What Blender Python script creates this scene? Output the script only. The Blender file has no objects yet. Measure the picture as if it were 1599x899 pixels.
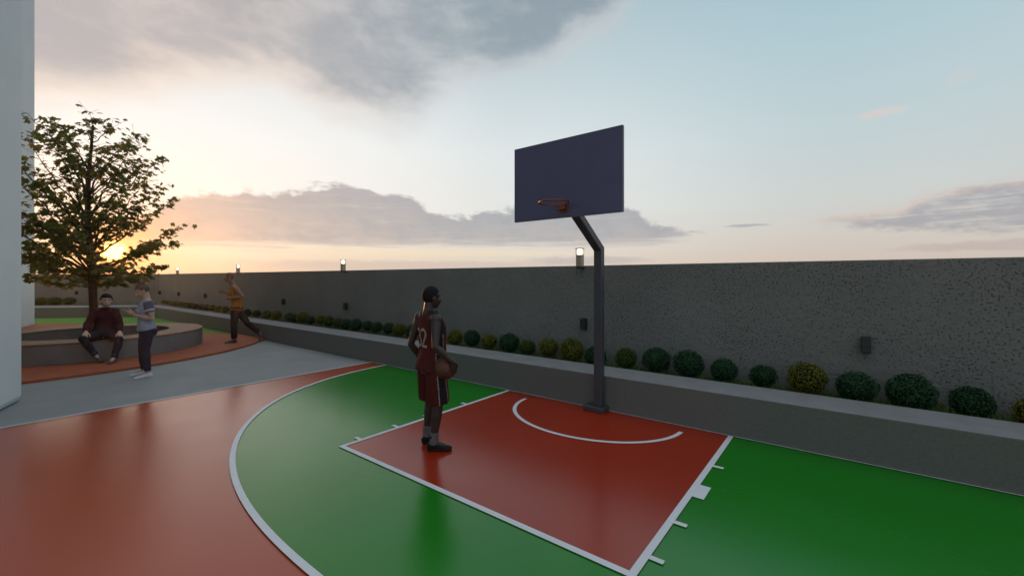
import bpy, bmesh, math, random
from mathutils import Vector, Matrix, Quaternion, noise
from mathutils.bvhtree import BVHTree

R = math.radians
V = Vector
sc = bpy.context.scene
col = sc.collection
random.seed(7)

# ------------------------------------------------------------------ camera
YAW = R(37.88)
EYE = 1.8
cam_d = bpy.data.cameras.new('camera')
cam = bpy.data.objects.new('camera', cam_d)
col.objects.link(cam)
cam.location = (0, 0, EYE)
cam.rotation_euler = (R(90), 0, YAW)
cam_d.sensor_width = 36
cam_d.lens = 15.0
cam_d.shift_y = -15.5 / 1599
cam_d.clip_start = 0.05
cam_d.clip_end = 3000
sc.camera = cam
sc.render.resolution_x = 1024
sc.render.resolution_y = 575
sc.view_settings.view_transform = 'Standard'
sc.view_settings.look = 'None'
sc.view_settings.exposure = 0
sc.view_settings.gamma = 1
sc.view_settings.use_curve_mapping = False
sc.render.engine = 'CYCLES'
sc.cycles.use_denoising = True
sc.cycles.max_bounces = 8
sc.cycles.transparent_max_bounces = 8
sc.cycles.sample_clamp_direct = 6
sc.cycles.sample_clamp_indirect = 2


# ------------------------------------------------------------------ colour and material helpers
def lin(r, g, b):
    def f(c):
        c /= 255
        return c / 12.92 if c <= .04045 else ((c + .055) / 1.055) ** 2.4
    return (f(r), f(g), f(b), 1)


class NT:
    def __init__(s, tree):
        s.t = tree

    def n(s, typ, **kw):
        nd = s.t.nodes.new(typ)
        for k, v in kw.items():
            setattr(nd, k, v)
        return nd

    def put(s, sock, val):
        if isinstance(val, bpy.types.NodeSocket):
            s.t.links.new(val, sock)
        elif val is not None:
            sock.default_value = val

    def math(s, op, a, b=None, c=None, clamp=False):
        nd = s.n('ShaderNodeMath', operation=op, use_clamp=clamp)
        s.put(nd.inputs[0], a)
        s.put(nd.inputs[1], b)
        s.put(nd.inputs[2], c)
        return nd.outputs[0]

    def smooth(s, v, a, b, lo=0., hi=1.):
        nd = s.n('ShaderNodeMapRange', interpolation_type='SMOOTHSTEP')
        s.put(nd.inputs[0], v)
        for i, x in enumerate((a, b, lo, hi)):
            s.put(nd.inputs[i + 1], x)
        return nd.outputs[0]

    def mix(s, f, a, b, blend='MIX'):
        nd = s.n('ShaderNodeMix', data_type='RGBA', blend_type=blend)
        s.put(nd.inputs[0], f)
        s.put(nd.inputs[6], a)
        s.put(nd.inputs[7], b)
        return nd.outputs[2]

    def ramp(s, v, stops, interp='LINEAR'):
        nd = s.n('ShaderNodeValToRGB')
        cr = nd.color_ramp
        cr.interpolation = interp
        while len(cr.elements) < len(stops):
            cr.elements.new(.5)
        for e, (p, c) in zip(cr.elements, stops):
            e.position = p
            e.color = c
        s.put(nd.inputs[0], v)
        return nd.outputs[0]

    def curve(s, v, x0, x1, y0, y1, pts):
        """piecewise function of v, points given in real units"""
        a = s.math('DIVIDE', s.math('SUBTRACT', v, x0), x1 - x0, clamp=True)
        nd = s.n('ShaderNodeFloatCurve')
        cu = nd.mapping.curves[0]
        q = [((x - x0) / (x1 - x0), (y - y0) / (y1 - y0)) for x, y in pts]
        if q[0][0] > 0:
            q.insert(0, (0, q[0][1]))
        if q[-1][0] < 1:
            q.append((1, q[-1][1]))
        while len(cu.points) < len(q):
            cu.points.new(.5, .5)
        for p, (x, y) in zip(cu.points, q):
            p.location = (x, y)
            p.handle_type = 'AUTO_CLAMPED'
        nd.mapping.update()
        s.put(nd.inputs[1], a)
        return s.math('ADD', s.math('MULTIPLY', nd.outputs[0], y1 - y0), y0)

    def noise(s, vec, scale, detail=3., rough=.55, dist=0.):
        nd = s.n('ShaderNodeTexNoise')
        s.put(nd.inputs['Vector'], vec)
        nd.inputs['Scale'].default_value = scale
        nd.inputs['Detail'].default_value = detail
        nd.inputs['Roughness'].default_value = rough
        nd.inputs['Distortion'].default_value = dist
        return nd.outputs[0]


def material(name, color, rough=.6, var=.12, vscale=4., bump=0., bscale=60., metal=0., spec=.5,
             vary2=None, coat=0.):
    m = bpy.data.materials.new(name)
    m.use_nodes = True
    t = NT(m.node_tree)
    b = m.node_tree.nodes['Principled BSDF']
    co = t.n('ShaderNodeTexCoord').outputs['Object']
    nz = t.noise(co, vscale, 5.)
    dark = tuple(c * (1 - var) for c in color[:3]) + (1,)
    lite = tuple(min(1, c * (1 + var)) for c in (vary2 or color)[:3]) + (1,)
    t.put(b.inputs['Base Color'], t.ramp(nz, [(.3, dark), (.7, lite)]))
    t.put(b.inputs['Roughness'], t.smooth(t.noise(co, vscale * 2.3, 4.), .25, .75, rough * .9, min(1, rough * 1.1)))
    b.inputs['Metallic'].default_value = metal
    b.inputs['Specular IOR Level'].default_value = spec
    b.inputs['Coat Weight'].default_value = coat
    b.inputs['Coat Roughness'].default_value = .2
    if bump:
        bp = t.n('ShaderNodeBump')
        bp.inputs['Strength'].default_value = bump
        bp.inputs['Distance'].default_value = .01
        t.put(bp.inputs['Height'], t.noise(co, bscale, 5.))
        t.put(b.inputs['Normal'], bp.outputs[0])
    return m


M = {}


def wall_material():
    m = bpy.data.materials.new('coarse_render')
    m.use_nodes = True
    t = NT(m.node_tree)
    b = m.node_tree.nodes['Principled BSDF']
    co = t.n('ShaderNodeTexCoord').outputs['Object']
    big = t.noise(co, .9, 4.)
    fine = t.noise(co, 60, 4.)
    lump = t.noise(co, 42, 2., .5, .1)
    dens = t.noise(co, 1.6, 3.)
    thr = t.math('ADD', .355, t.math('MULTIPLY', t.math('SUBTRACT', dens, .5), .16))
    pit = t.smooth(t.math('SUBTRACT', lump, thr), -.015, .035)
    rough2 = t.noise(co, 11, 4., .6)
    base = t.ramp(big, [(.3, WALLC[0]), (.7, WALLC[1])])
    base = t.mix(t.math('MULTIPLY', t.math('SUBTRACT', 1., pit), .5), base, (.035, .037, .035, 1))
    t.put(b.inputs['Base Color'], base)
    b.inputs['Roughness'].default_value = .85
    b.inputs['Specular IOR Level'].default_value = .2
    bp = t.n('ShaderNodeBump')
    bp.inputs['Strength'].default_value = 1.
    bp.inputs['Distance'].default_value = .02
    h = t.math('ADD', pit, t.math('ADD', t.math('MULTIPLY', fine, .3), t.math('MULTIPLY', rough2, .9)))
    t.put(bp.inputs['Height'], h)
    t.put(b.inputs['Normal'], bp.outputs[0])
    return m


WALLC = ((.150, .160, .150, 1), (.178, .188, .177, 1))
M['wall'] = wall_material()
M['planter'] = material('planter_concrete', (.125, .13, .122, 1), .85, .11, 34., .4, 110, spec=.2)
M['ledge'] = material('ledge_concrete_skylit', (.20, .205, .215, 1), .8, .1, 4., .2, 150, spec=.3)  # planter concrete made paler and bluer, sky reflection put into the colour
M['bench_side'] = material('bench_concrete', (.15, .15, .15, 1), .8, .1, 3., .15, 80, spec=.3)
M['bench_top'] = material('bench_seat', (.17, .085, .04, 1), .6, .2, 5., .1, 60)
M['deck'] = material('rubber_deck', (.30, .082, .038, 1), .75, .14, 6., .15, 200, spec=.3)
M['pavement'] = material('pavement_concrete', (.22, .23, .235, 1), .7, .09, .8, .08, 90)
M['court_red'] = material('court_red', (.36, .050, .014, 1), .24, .07, .5, 0, 250, spec=.95)  # red lightened toward orange, standing in for warm sky reflection
M['court_green'] = material('court_green', (.001, .175, .002, 1), .235, .07, .5, 0, 250, spec=.75)
M['court_key'] = material('court_key', (.30, .020, .002, 1), .235, .07, .5, 0, 250, spec=.75)
M['line'] = material('line_paint', (.62, .64, .68, 1), .45, .05, 6.)
M['lawn'] = material('lawn_turf', (.10, .24, .035, 1), .9, .2, 8., .4, 120, spec=.1)
M['soil'] = material('planter_soil', (.035, .045, .015, 1), .95, .3, 9., .5, 60, spec=.1)
M['grass'] = material('grass_blade', (.10, .16, .03, 1), .7, .3, 5.)
M['white_wall'] = material('white_render', (.62, .66, .67, 1), .7, .03, 1.5, .05, 60, spec=.3)
M['steel'] = material('painted_steel', (.055, .06, .072, 1), .42, .08, 6., 0, metal=.2)
M['board'] = material('backboard_navy', (.066, .068, .142, 1), .37, .06, 3.)
M['board_edge'] = material('backboard_edge', (.10, .11, .14, 1), .4, .05, 3.)
M['rim'] = material('rim_orange', (.17, .045, .010, 1), .4, .1, 8.)
M['lamp_body'] = material('lamp_metal', (.36, .29, .22, 1), .45, .1, 12., metal=.4)
M['lamp_dark'] = material('lamp_base_metal', (.02, .018, .016, 1), .5, .1, 12.)
M['sconce'] = material('sconce_metal', (.012, .014, .017, 1), .45, .1, 12.)
M['bark'] = material('bark', (.055, .035, .022, 1), .9, .3, 9., .6, 40, spec=.2)

lm = bpy.data.materials.new('lamp_glow')
lm.use_nodes = True
_b = lm.node_tree.nodes['Principled BSDF']
_b.inputs['Base Color'].default_value = (.9, .85, .75, 1)
_b.inputs['Emission Color'].default_value = (1, .86, .66, 1)
_b.inputs['Emission Strength'].default_value = 5
M['glow'] = lm


def leaf_material(name, c0, c1, trans, tcol):
    m = bpy.data.materials.new(name)
    m.use_nodes = True
    t = NT(m.node_tree)
    b = m.node_tree.nodes['Principled BSDF']
    out = m.node_tree.nodes['Material Output']
    geo = t.n('ShaderNodeNewGeometry')
    c = t.mix(geo.outputs['Random Per Island'], c0, c1)
    t.put(b.inputs['Base Color'], c)
    b.inputs['Roughness'].default_value = .55
    b.inputs['Specular IOR Level'].default_value = .25
    tr = t.n('ShaderNodeBsdfTranslucent')
    tr.inputs[0].default_value = tcol
    mx = t.n('ShaderNodeMixShader')
    mx.inputs[0].default_value = trans
    t.put(mx.inputs[1], b.outputs[0])
    t.put(mx.inputs[2], tr.outputs[0])
    t.put(out.inputs[0], mx.outputs[0])
    return m


M['tree_leaf'] = leaf_material('tree_leaf', (.025, .055, .012, 1), (.07, .12, .028, 1), .45, (.16, .17, .022, 1))
M['shrub_dark'] = leaf_material('shrub_dark_leaf', (.006, .030, .012, 1), (.018, .085, .030, 1), .15, (.02, .08, .02, 1))
M['shrub_yellow'] = leaf_material('shrub_yellow_leaf', (.045, .058, .005, 1), (.17, .165, .010, 1), .15, (.2, .18, .02, 1))
M['shrub_olive'] = leaf_material('shrub_olive_leaf', (.022, .045, .006, 1), (.075, .115, .014, 1), .15, (.1, .12, .02, 1))
M['shrub_core'] = material('shrub_core', (.008, .016, .006, 1), .9, .3, 20., spec=.1)


# ------------------------------------------------------------------ mesh helpers
class MB:
    def __init__(s):
        s.v, s.f, s.m = [], [], []

    def face(s, idx, mi=0):
        s.f.append(tuple(idx))
        s.m.append(mi)

    def poly(s, pts, mi=0):
        i = len(s.v)
        s.v += [tuple(p) for p in pts]
        s.face(range(i, i + len(pts)), mi)

    def box(s, c, size, rz=0., mi=0, mat=None):
        i = len(s.v)
        q = mat or Matrix.Rotation(rz, 3, 'Z')
        for z in (-.5, .5):
            for x, y in ((-.5, -.5), (.5, -.5), (.5, .5), (-.5, .5)):
                s.v.append(tuple(V(c) + q @ V((x * size[0], y * size[1], z * size[2]))))
        for f in ((3, 2, 1, 0), (4, 5, 6, 7), (0, 1, 5, 4), (1, 2, 6, 5), (2, 3, 7, 6), (3, 0, 4, 7)):
            s.face([i + k for k in f], mi)

    def prism(s, outline, z0, z1, mi=0, mtop=None):
        n = len(outline)
        i = len(s.v)
        s.v += [(x, y, z0) for x, y in outline] + [(x, y, z1) for x, y in outline]
        s.face(reversed(range(i, i + n)), mi)
        s.face(range(i + n, i + 2 * n), mi if mtop is None else mtop)
        for k in range(n):
            l = (k + 1) % n
            s.face((i + k, i + l, i + n + l, i + n + k), mi)

    def rings(s, rings, mi=0, caps=True):
        n = len(rings[0])
        i = len(s.v)
        for r in rings:
            s.v += [tuple(p) for p in r]
        for a in range(len(rings) - 1):
            for k in range(n):
                l = (k + 1) % n
                s.face((i + a * n + k, i + a * n + l, i + (a + 1) * n + l, i + (a + 1) * n + k), mi)
        if caps:
            s.face(reversed(range(i, i + n)), mi)
            e = i + (len(rings) - 1) * n
            s.face(range(e, e + n), mi)

    def tube(s, pts, rad, n=10, mi=0, round_ends=False):
        pts = [V(p) for p in pts]
        rad = list(rad) if hasattr(rad, '__len__') else [rad] * len(pts)
        if round_ends:
            d0 = (pts[0] - pts[1]).normalized()
            d1 = (pts[-1] - pts[-2]).normalized()
            a, b, ra, rb = pts[0], pts[-1], rad[0], rad[-1]
            hd = [(a + d0 * ra * .97, ra * .24), (a + d0 * ra * .7, ra * .71)]
            tl = [(b + d1 * rb * .7, rb * .71), (b + d1 * rb * .97, rb * .24)]
            pts = [h[0] for h in hd] + pts + [h[0] for h in tl]
            rad = [h[1] for h in hd] + rad + [h[1] for h in tl]
        rings = []
        prev = None
        for k, p in enumerate(pts):
            d = pts[min(k + 1, len(pts) - 1)] - pts[max(k - 1, 0)]
            d = d.normalized() if d.length > 1e-9 else V((0, 0, 1))
            if prev is None:
                x = d.orthogonal().normalized()
            else:
                x = (prev - d * prev.dot(d)).normalized()
            prev = x
            y = d.cross(x)
            r = rad[k]
            rings.append([p + (x * math.cos(2 * math.pi * j / n) + y * math.sin(2 * math.pi * j / n)) * r for j in range(n)])
        s.rings(rings, mi)

    def ell(s, c, ax, n=16, mi=0):
        """ellipsoid; ax = three axis vectors already scaled"""
        c = V(c)
        a, b, e = [V(q) for q in ax]
        if a.cross(b).dot(e) < 0:
            a = -a
        m = n // 2
        rings = []
        for i in range(1, m):
            t = math.pi * i / m
            rings.append([c - e * math.cos(t) + (a * math.cos(2 * math.pi * j / n) + b * math.sin(2 * math.pi * j / n)) * math.sin(t)
                          for j in range(n)])
        i0 = len(s.v)
        s.rings(rings, mi, caps=False)
        s.v += [tuple(c - e), tuple(c + e)]
        p0, p1 = len(s.v) - 2, len(s.v) - 1
        e0 = i0 + (len(rings) - 1) * n
        for j in range(n):
            l = (j + 1) % n
            s.face((p0, i0 + l, i0 + j), mi)
            s.face((p1, e0 + j, e0 + l), mi)

    def mesh(s, name, mats=()):
        me = bpy.data.meshes.new(name)
        me.from_pydata(s.v, [], s.f)
        for m in mats:
            me.materials.append(m)
        me.polygons.foreach_set('material_index', s.m)
        me.update()
        return me

    def build(s, name, mats, parent=None, smooth=False, bevel=0., fix=True, auto=None):
        if not isinstance(mats, (list, tuple)):
            mats = [mats]
        me = s.mesh(name, mats)
        if fix:
            bm = bmesh.new()
            bm.from_mesh(me)
            bmesh.ops.recalc_face_normals(bm, faces=bm.faces)
            bm.to_mesh(me)
            bm.free()
        return link(name, me, parent, smooth, bevel)


def link(name, me, parent=None, smooth=False, bevel=0.):
    o = bpy.data.objects.new(name, me)
    col.objects.link(o)
    if parent:
        o.parent = parent
    if smooth:
        me.polygons.foreach_set('use_smooth', [True] * len(me.polygons))
    if bevel:
        b = o.modifiers.new('bevel', 'BEVEL')
        b.width = bevel
        b.segments = 2
        b.limit_method = 'ANGLE'
        b.angle_limit = R(40)
    return o


def tag(o, label, cat, group=None):
    o['label'] = label
    o['category'] = cat
    if group:
        o['group'] = group
    return o


def struct(o, kind='structure'):
    o['kind'] = kind
    return o


def empty(name, loc, rz=0.):
    o = bpy.data.objects.new(name, None)
    o.location = loc
    o.rotation_euler = (0, 0, rz)
    o.empty_display_size = .2
    col.objects.link(o)
    return o


def copy_tree(o, parent=None):
    c = o.copy()
    col.objects.link(c)
    if parent:
        c.parent = parent
    for ch in list(o.children):
        copy_tree(ch, c)
    return c


# ------------------------------------------------------------------ ground, court, markings
YB = 5.352          # foot of the long planter = baseline
ZP = .476           # planter height
KX0, KX1, KY = -4.235, -.982, 2.445
XC = (KX0 + KX1) / 2

g = MB()
g.poly([(-60, -60, 0), (60, -60, 0), (60, 60, 0), (-60, 60, 0)])
struct(g.build('pavement', M['pavement'], fix=False))

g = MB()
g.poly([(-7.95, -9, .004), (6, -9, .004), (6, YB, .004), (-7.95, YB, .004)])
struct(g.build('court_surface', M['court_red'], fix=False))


def superell(a, b, n, y0, steps=96):
    """lower half of a super-ellipse round (XC, y0), from left to right"""
    out = []
    for i in range(steps + 1):
        t = math.pi * i / steps
        c, s_ = -math.cos(t), math.sin(t)
        r = (abs(c) ** n + abs(s_) ** n) ** (-1 / n)
        out.append((XC + a * r * c, y0 - b * r * s_))
    return out


arc_o = superell(4.85, 4.076, 2.2, YB)
arc_i = superell(4.80, 4.026, 2.2, YB)
g = MB()
g.poly([(x, y, .008) for x, y in arc_i])
struct(g.build('court_green', M['court_green'], fix=False))
g = MB()
g.poly([(KX0, KY, .012), (KX1, KY, .012), (KX1, YB, .012), (KX0, YB, .012)])
struct(g.build('court_key', M['court_key'], fix=False))


def ribbon(g, a, b, z):
    for k in range(len(a) - 1):
        g.poly([(*a[k], z), (*a[k + 1], z), (*b[k + 1], z), (*b[k], z)])


def rect(g, x0, y0, x1, y1, z=.016):
    g.poly([(x0, y0, z), (x1, y0, z), (x1, y1, z), (x0, y1, z)])


g = MB()
ribbon(g, arc_o, arc_i, .016)
lw = .052
rect(g, KX0, KY + lw, KX0 + lw, YB)
rect(g, KX1 - lw, KY + lw, KX1, YB)
rect(g, KX0, KY, KX1, KY + lw)
ci = superell(1.09, .91, 2., 5.12, 40)
co_ = superell(1.14, .96, 2., 5.12, 40)
ribbon(g, co_, ci, .016)
for y in (2.70, 3.20, 4.38):
    rect(g, KX1 + .0005, y - .022, KX1 + .09, y + .022)
    rect(g, KX0 - .09, y - .022, KX0 - .0005, y + .022)
rect(g, KX1 + .0005, 3.663, KX1 + .09, 3.912)
rect(g, KX0 - .09, 3.663, KX0 - .0005, 3.912)
rect(g, -7.965, -9, -7.935, YB - .02)
rect(g, -7.965, YB - .018, 6, YB - .004)
struct(g.build('court_markings', M['line'], fix=False))

# lawn and rubber deck round the bench
CB = V((-14.52, 1.95, 0))
g = MB()
g.poly([(-34, -6, .006), (-18, -6, .006), (-14.2, 4.6, .006), (-14.4, 5.345, .006), (-25.35, 5.345, .006), (-34, -4.5, .006)])
struct(g.build('lawn', M['lawn'], fix=False))
pts = []
for i in range(0, 61):
    a = R(55.5) - R(55.5 + 75) * i / 60
    pts.append((-16 + 5.03 * math.cos(a), 1.1 + 5.03 * math.sin(a)))
deck = pts + [(-16.5, -4.2), (-24, -2.2), (-24.9, 1.3), (-23.6, 2.5), (-20.6, 3.75), (-16.44, 4.72), (-15.5, 5.02), (-14.8, 5.345), (-13.2, 5.345)]
g = MB()
g.prism(deck, .001, .05)
struct(g.build('raised_path', M['deck'], bevel=.006))

# ------------------------------------------------------------------ planters, boundary walls
dB = V((-3.25, -3.42, 0)).normalized()          # direction of the back planter
nB = V((-dB.y, dB.x, 0))
if nB.x > 0:
    nB = -nB
C0 = V((-25.37, YB, 0))


def isect(p, d, y):
    t = (y - p.y) / d.y
    return p + d * t


WY = 6.62                                          # face of the long wall
L1 = 5.96                                          # back edge of the ledge
P_front = C0
P_led = isect(C0 + nB * 1.5, dB, L1)
W_c = V((-29.85, WY, 0))
far = 12.0
g = MB()
fl = [(9, YB), (9, L1), (P_led.x, P_led.y)]
e1 = C0 + dB * far
e2 = P_led + dB * far
out = [(P_front.x, P_front.y), (9, YB), (9, L1), (P_led.x, P_led.y), (e2.x, e2.y), (e1.x, e1.y)]
g.prism(out, 0.001, ZP - .002, 0, 1)
o = g.build('planter_wall', [M['planter'], M['ledge']], bevel=.012)
tag(o, 'long low grey concrete planter wall with sky-lit pale ledge, running along the court baseline and round the corner', 'planter')

g = MB()
e3 = W_c + dB * far
g.poly([(9, L1 + .002, .36), (9, WY, .36), (W_c.x, W_c.y, .36), (e3.x, e3.y, .36), (e2.x, e2.y, .36), (P_led.x, P_led.y + .002, .36)])
struct(g.build('planter_soil', M['soil'], fix=False))

g = MB()
g.prism([(9, WY), (9, WY + .25), (W_c.x - .4, WY + .25), (W_c.x, W_c.y)], .0, 2.015)
o = g.build('boundary_wall', M['wall'], bevel=.015)
tag(o, 'long dark grey rough rendered wall behind the basketball hoop', 'wall')
g = MB()
q = W_c + V((-.401, .25, 0))
q2 = W_c + V((-.002, -.002, 0))
g.prism([(q2.x, q2.y), (q.x, q.y), ((e3 + nB * .3).x, (e3 + nB * .3).y), (e3.x, e3.y)], .0, 2.012)
o = g.build('boundary_wall', M['wall'], bevel=.015)
tag(o, 'grey end wall behind the tree and the seated man', 'wall')

# ------------------------------------------------------------------ white building (two wings)
b = empty('white_building', (-9, -3, 0))
tag(b, 'tall plain white building filling the left edge of the photo', 'building')


def wing(name, pts):
    g = MB()
    g.prism([(x + 9, y + 3) for x, y in pts], 0.0, 17)
    return g.build(name, M['white_wall'], b, bevel=.09)


wing('front_wall', [(-9.56, .55), (-4.2, -1.52), (-4.8, -5.5), (-13.2, -5.2)])
wing('rear_wall', [(-24.0, 1.66), (-21.2, .72), (-16, -5.1), (-25.5, -5.2)])
wing('link_wall', [(-23, -5.3), (-6, -5.6), (-6, -9), (-23, -9)])

# ------------------------------------------------------------------ circular bench
g = MB()
n = 96
Ro, Ri, z0, z1 = 2.17, 1.46, .052, .445
oc = [(CB.x + Ro * math.cos(2 * math.pi * i / n), CB.y + Ro * math.sin(2 * math.pi * i / n)) for i in range(n)]
ic = [(CB.x + Ri * math.cos(2 * math.pi * i / n), CB.y + Ri * math.sin(2 * math.pi * i / n)) for i in range(n)]


def annulus(Ro, Ri, z0, z1, mi=0):
    g = MB()
    rr = []
    for r, z in ((Ri, z0), (Ro, z0), (Ro, z1), (Ri, z1)):
        rr.append([(r * math.cos(2 * math.pi * i / n), r * math.sin(2 * math.pi * i / n), z) for i in range(n)])
    for a in range(4):
        for k in range(n):
            A, B = rr[a], rr[(a + 1) % 4]
            i = len(g.v)
            g.v += [A[k], A[(k + 1) % n], B[(k + 1) % n], B[k]]
            g.face((i, i + 1, i + 2, i + 3), mi)
    return g


def weld(o):
    bm = bmesh.new()
    bm.from_mesh(o.data)
    bmesh.ops.remove_doubles(bm, verts=bm.verts, dist=1e-4)
    bmesh.ops.recalc_face_normals(bm, faces=bm.faces)
    bm.to_mesh(o.data)
    bm.free()


bench = empty('ring_bench', (CB.x, CB.y, .05))
tag(bench, 'round grey concrete bench with brown top encircling the tree', 'bench')
o = annulus(Ro, Ri, .002, .392).build('side_wall', M['bench_side'], bench, bevel=.01)
weld(o)
o = annulus(Ro + .004, Ri - .004, .394, .43).build('seat', M['bench_top'], bench, bevel=.01)
weld(o)
g = MB()
g.poly([((Ri - .01) * math.cos(2 * math.pi * i / n), (Ri - .01) * math.sin(2 * math.pi * i / n), .06) for i in range(n)])
g.build('soil_bed', M['soil'], bench, fix=False)


# ------------------------------------------------------------------ lamps on the wall
def make_lamp():
    r = empty('wall_lamp', (0, 0, 0))
    g = MB()
    g.box((0, 0, .145), (.105, .105, .20))
    g.build('lamp_body', M['lamp_body'], r, bevel=.006)
    g = MB()
    g.box((0, 0, .0225), (.098, .098, .045))
    g.box((0, .075, .02), (.05, .06, .035))
    g.build('lamp_base', M['lamp_dark'], r, bevel=.004)
    g = MB()
    for x in (-.046, .046):
        for y in (-.046, .046):
            g.box((x, y, .295), (.012, .012, .098))
    for x, y in ((0, .046), (0, -.046), (.046, 0), (-.046, 0)):
        g.box((x, y, .295), (.007, .007, .098))
    g.box((0, 0, .351), (.112, .112, .014))
    g.build('lantern_frame', M['lamp_body'], r)
    g = MB()
    g.tube([(0, 0, .247), (0, 0, .343)], .036, 16)
    g.build('lamp_diffuser', M['glow'], r, smooth=False)
    return r


LX = [(-3.59, 'lit square lantern on the wall beside the hoop post, largest of the wall lanterns'),
      (-11.06, 'lit square lantern on the wall midway between the running man and the player'),
      (-18.5, 'lit square lantern on the wall just right of the running man’s head'),
      (-26.1, 'lit square lantern on the wall between the tree and the running man')]
lamp0 = make_lamp()
for i, (x, lb) in enumerate(LX):
    r = lamp0 if i == 0 else copy_tree(lamp0)
    r.location = (x, WY - .10, 1.955)
    tag(r, lb, 'lamp', 'lit lanterns along the boundary walls')
r = copy_tree(lamp0)
pb = W_c + dB * 3.9 - nB * .1
r.location = (pb.x, pb.y, 1.955)
r.rotation_euler = (0, 0, math.atan2(nB.y, nB.x) - math.pi / 2)
tag(r, 'lantern on the end wall half hidden by the low branches of the tree', 'lamp', 'lit lanterns along the boundary walls')


def make_sconce():
    r = empty('wall_sconce', (0, 0, 0))
    g = MB()
    g.box((0, -.007, 0), (.07, .014, .12))
    g.build('back_plate', M['lamp_dark'], r, bevel=.003)
    g = MB()
    g.box((0, -.064, 0), (.09, .10, .195))
    g.box((0, -.064, .0), (.094, .104, .02))
    g.build('housing', M['sconce'], r, bevel=.008)
    return r


SX = [(.206, 'unlit black box wall light above the shrubs at the right end of the wall'),
      (-3.54, 'unlit black box wall light just left of the hoop post'),
      (-11.02, 'unlit black box wall light directly below the middle lantern'),
      (-14.8, 'unlit black box wall light nearest the running man on his right'),
      (-22.3, 'unlit black box wall light just left of the running man'),
      (-26.1, 'unlit black box wall light below the lantern beside the tree crown'),
      (-29.45, 'unlit black box wall light in the wall corner behind the woman’s back')]
s0 = make_sconce()
for i, (x, lb) in enumerate(SX):
    r = s0 if i == 0 else copy_tree(s0)
    r.location = (x, WY, 1.01)
    tag(r, lb, 'wall light', 'unlit box lights along the walls')
r = copy_tree(s0)
pb = W_c + dB * 3.95
r.location = (pb.x, pb.y, 1.01)
r.rotation_euler = (0, 0, math.atan2(nB.y, nB.x) - math.pi / 2)
tag(r, 'unlit black box wall light on the end wall left of the tree trunk', 'wall light', 'unlit box lights along the walls')

# ------------------------------------------------------------------ basketball hoop
h = empty('basketball_hoop', (-2.6, 5.25, .012))
tag(h, 'basketball hoop with dark navy backboard on a bent grey steel post', 'basketball hoop')
g = MB()
g.box((-.05, 0, .036), (.30, .185, .072))
g.build('base_plate', M['steel'], h, bevel=.012)
g = MB()
a = .056
prof = [(-.05, .0725), (-.05, 2.15), (-.86, 2.67), (-.86, 2.79), (.05, 2.20), (.05, .0725)]
i = len(g.v)
for x in (-a, a):
    g.v += [(x, y, z) for y, z in prof]
m_ = len(prof)
g.face(range(0, m_))
g.face(reversed(range(m_, 2 * m_)))
for k in range(m_):
    l = (k + 1) % m_
    g.face((k, m_ + k, m_ + l, l))
g.build('post', M['steel'], h, bevel=.008)
g = MB()
g.box((0, -.872, 2.73), (.30, .022, .26))
g.build('mounting_plate', M['steel'], h, bevel=.003)
g = MB()
g.box((0, -.898, 2.964), (1.45, .03, .918))
bo = g.build('backboard', M['board'], h, bevel=.004)
g = MB()
g.box((0, -.898, 3.4265), (1.458, .034, .006))
g.box((0, -.898, 2.5015), (1.458, .034, .006))
g.box((-.7285, -.898, 2.964), (.006, .034, .919))
g.box((.7285, -.898, 2.964), (.006, .034, .919))
g.build('edge_trim', M['board_edge'], bo)
rim = MB()
ZR = 2.645
ring = [(.17 * math.sin(2 * math.pi * k / 32), -1.135 - .17 * math.cos(2 * math.pi * k / 32), ZR) for k in range(33)]
rim.tube(ring, .010, 8)
ro = rim.build('rim', M['rim'], h, smooth=True)
g = MB()
g.box((0, -.945, ZR - .028), (.095, .062, .062))
g.box((0, -.918, ZR - .03), (.12, .01, .11))
g.build('bracket', M['rim'], ro, bevel=.004)


# ------------------------------------------------------------------ shrubs
def shrub_mesh(name, leafm, seed, count=1900):
    rnd = random.Random(seed)
    g = MB()
    core = []
    # dark twiggy core
    g.ell((0, 0, 0), ((.86, 0, 0), (0, .86, 0), (0, 0, .80)), 18, 1)
    for _ in range(count):
        z = rnd.uniform(-1, 1)
        a = rnd.uniform(0, 2 * math.pi)
        s_ = math.sqrt(1 - z * z)
        d = V((s_ * math.cos(a), s_ * math.sin(a), z))
        lump = 1 + .15 * noise.noise(d * 2.3 + V((seed * 3.1, 0, 0))) + .07 * noise.noise(d * 6 + V((0, seed * 1.7, 0)))
        r = lump * (.86 + .14 * rnd.random() ** .6)
        if rnd.random() < .04:
            r += .05
        p = V((d.x * r, d.y * r, d.z * r * .92))
        nrm = (d + V((rnd.gauss(0, .55), rnd.gauss(0, .55), rnd.gauss(0, .55)))).normalized()
        t = nrm.orthogonal().normalized()
        t = Quaternion(nrm, rnd.uniform(0, 6.28)) @ t
        w = nrm.cross(t)
        L, W = rnd.uniform(.07, .125), rnd.uniform(.03, .05)
        i = len(g.v)
        g.v += [tuple(p - t * L * .5), tuple(p + w * W - t * L * .05 + nrm * .008), tuple(p + t * L * .6 + nrm * .012), tuple(p - w * W - t * L * .05 + nrm * .008)]
        g.face((i, i + 1, i + 2, i + 3), 0)
    return g.mesh(name, [leafm, M['shrub_core']])


SH = {}
for kind, mm in (('dark', 'shrub_dark'), ('yellow', 'shrub_yellow'), ('olive', 'shrub_olive')):
    SH[kind] = [shrub_mesh('round_shrub', M[mm], sd, 2600) for sd in (11, 12, 13)]
SHC = {'dark': 'dark green', 'yellow': 'bright yellow-green', 'olive': 'mid green'}
YS = 6.27
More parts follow.
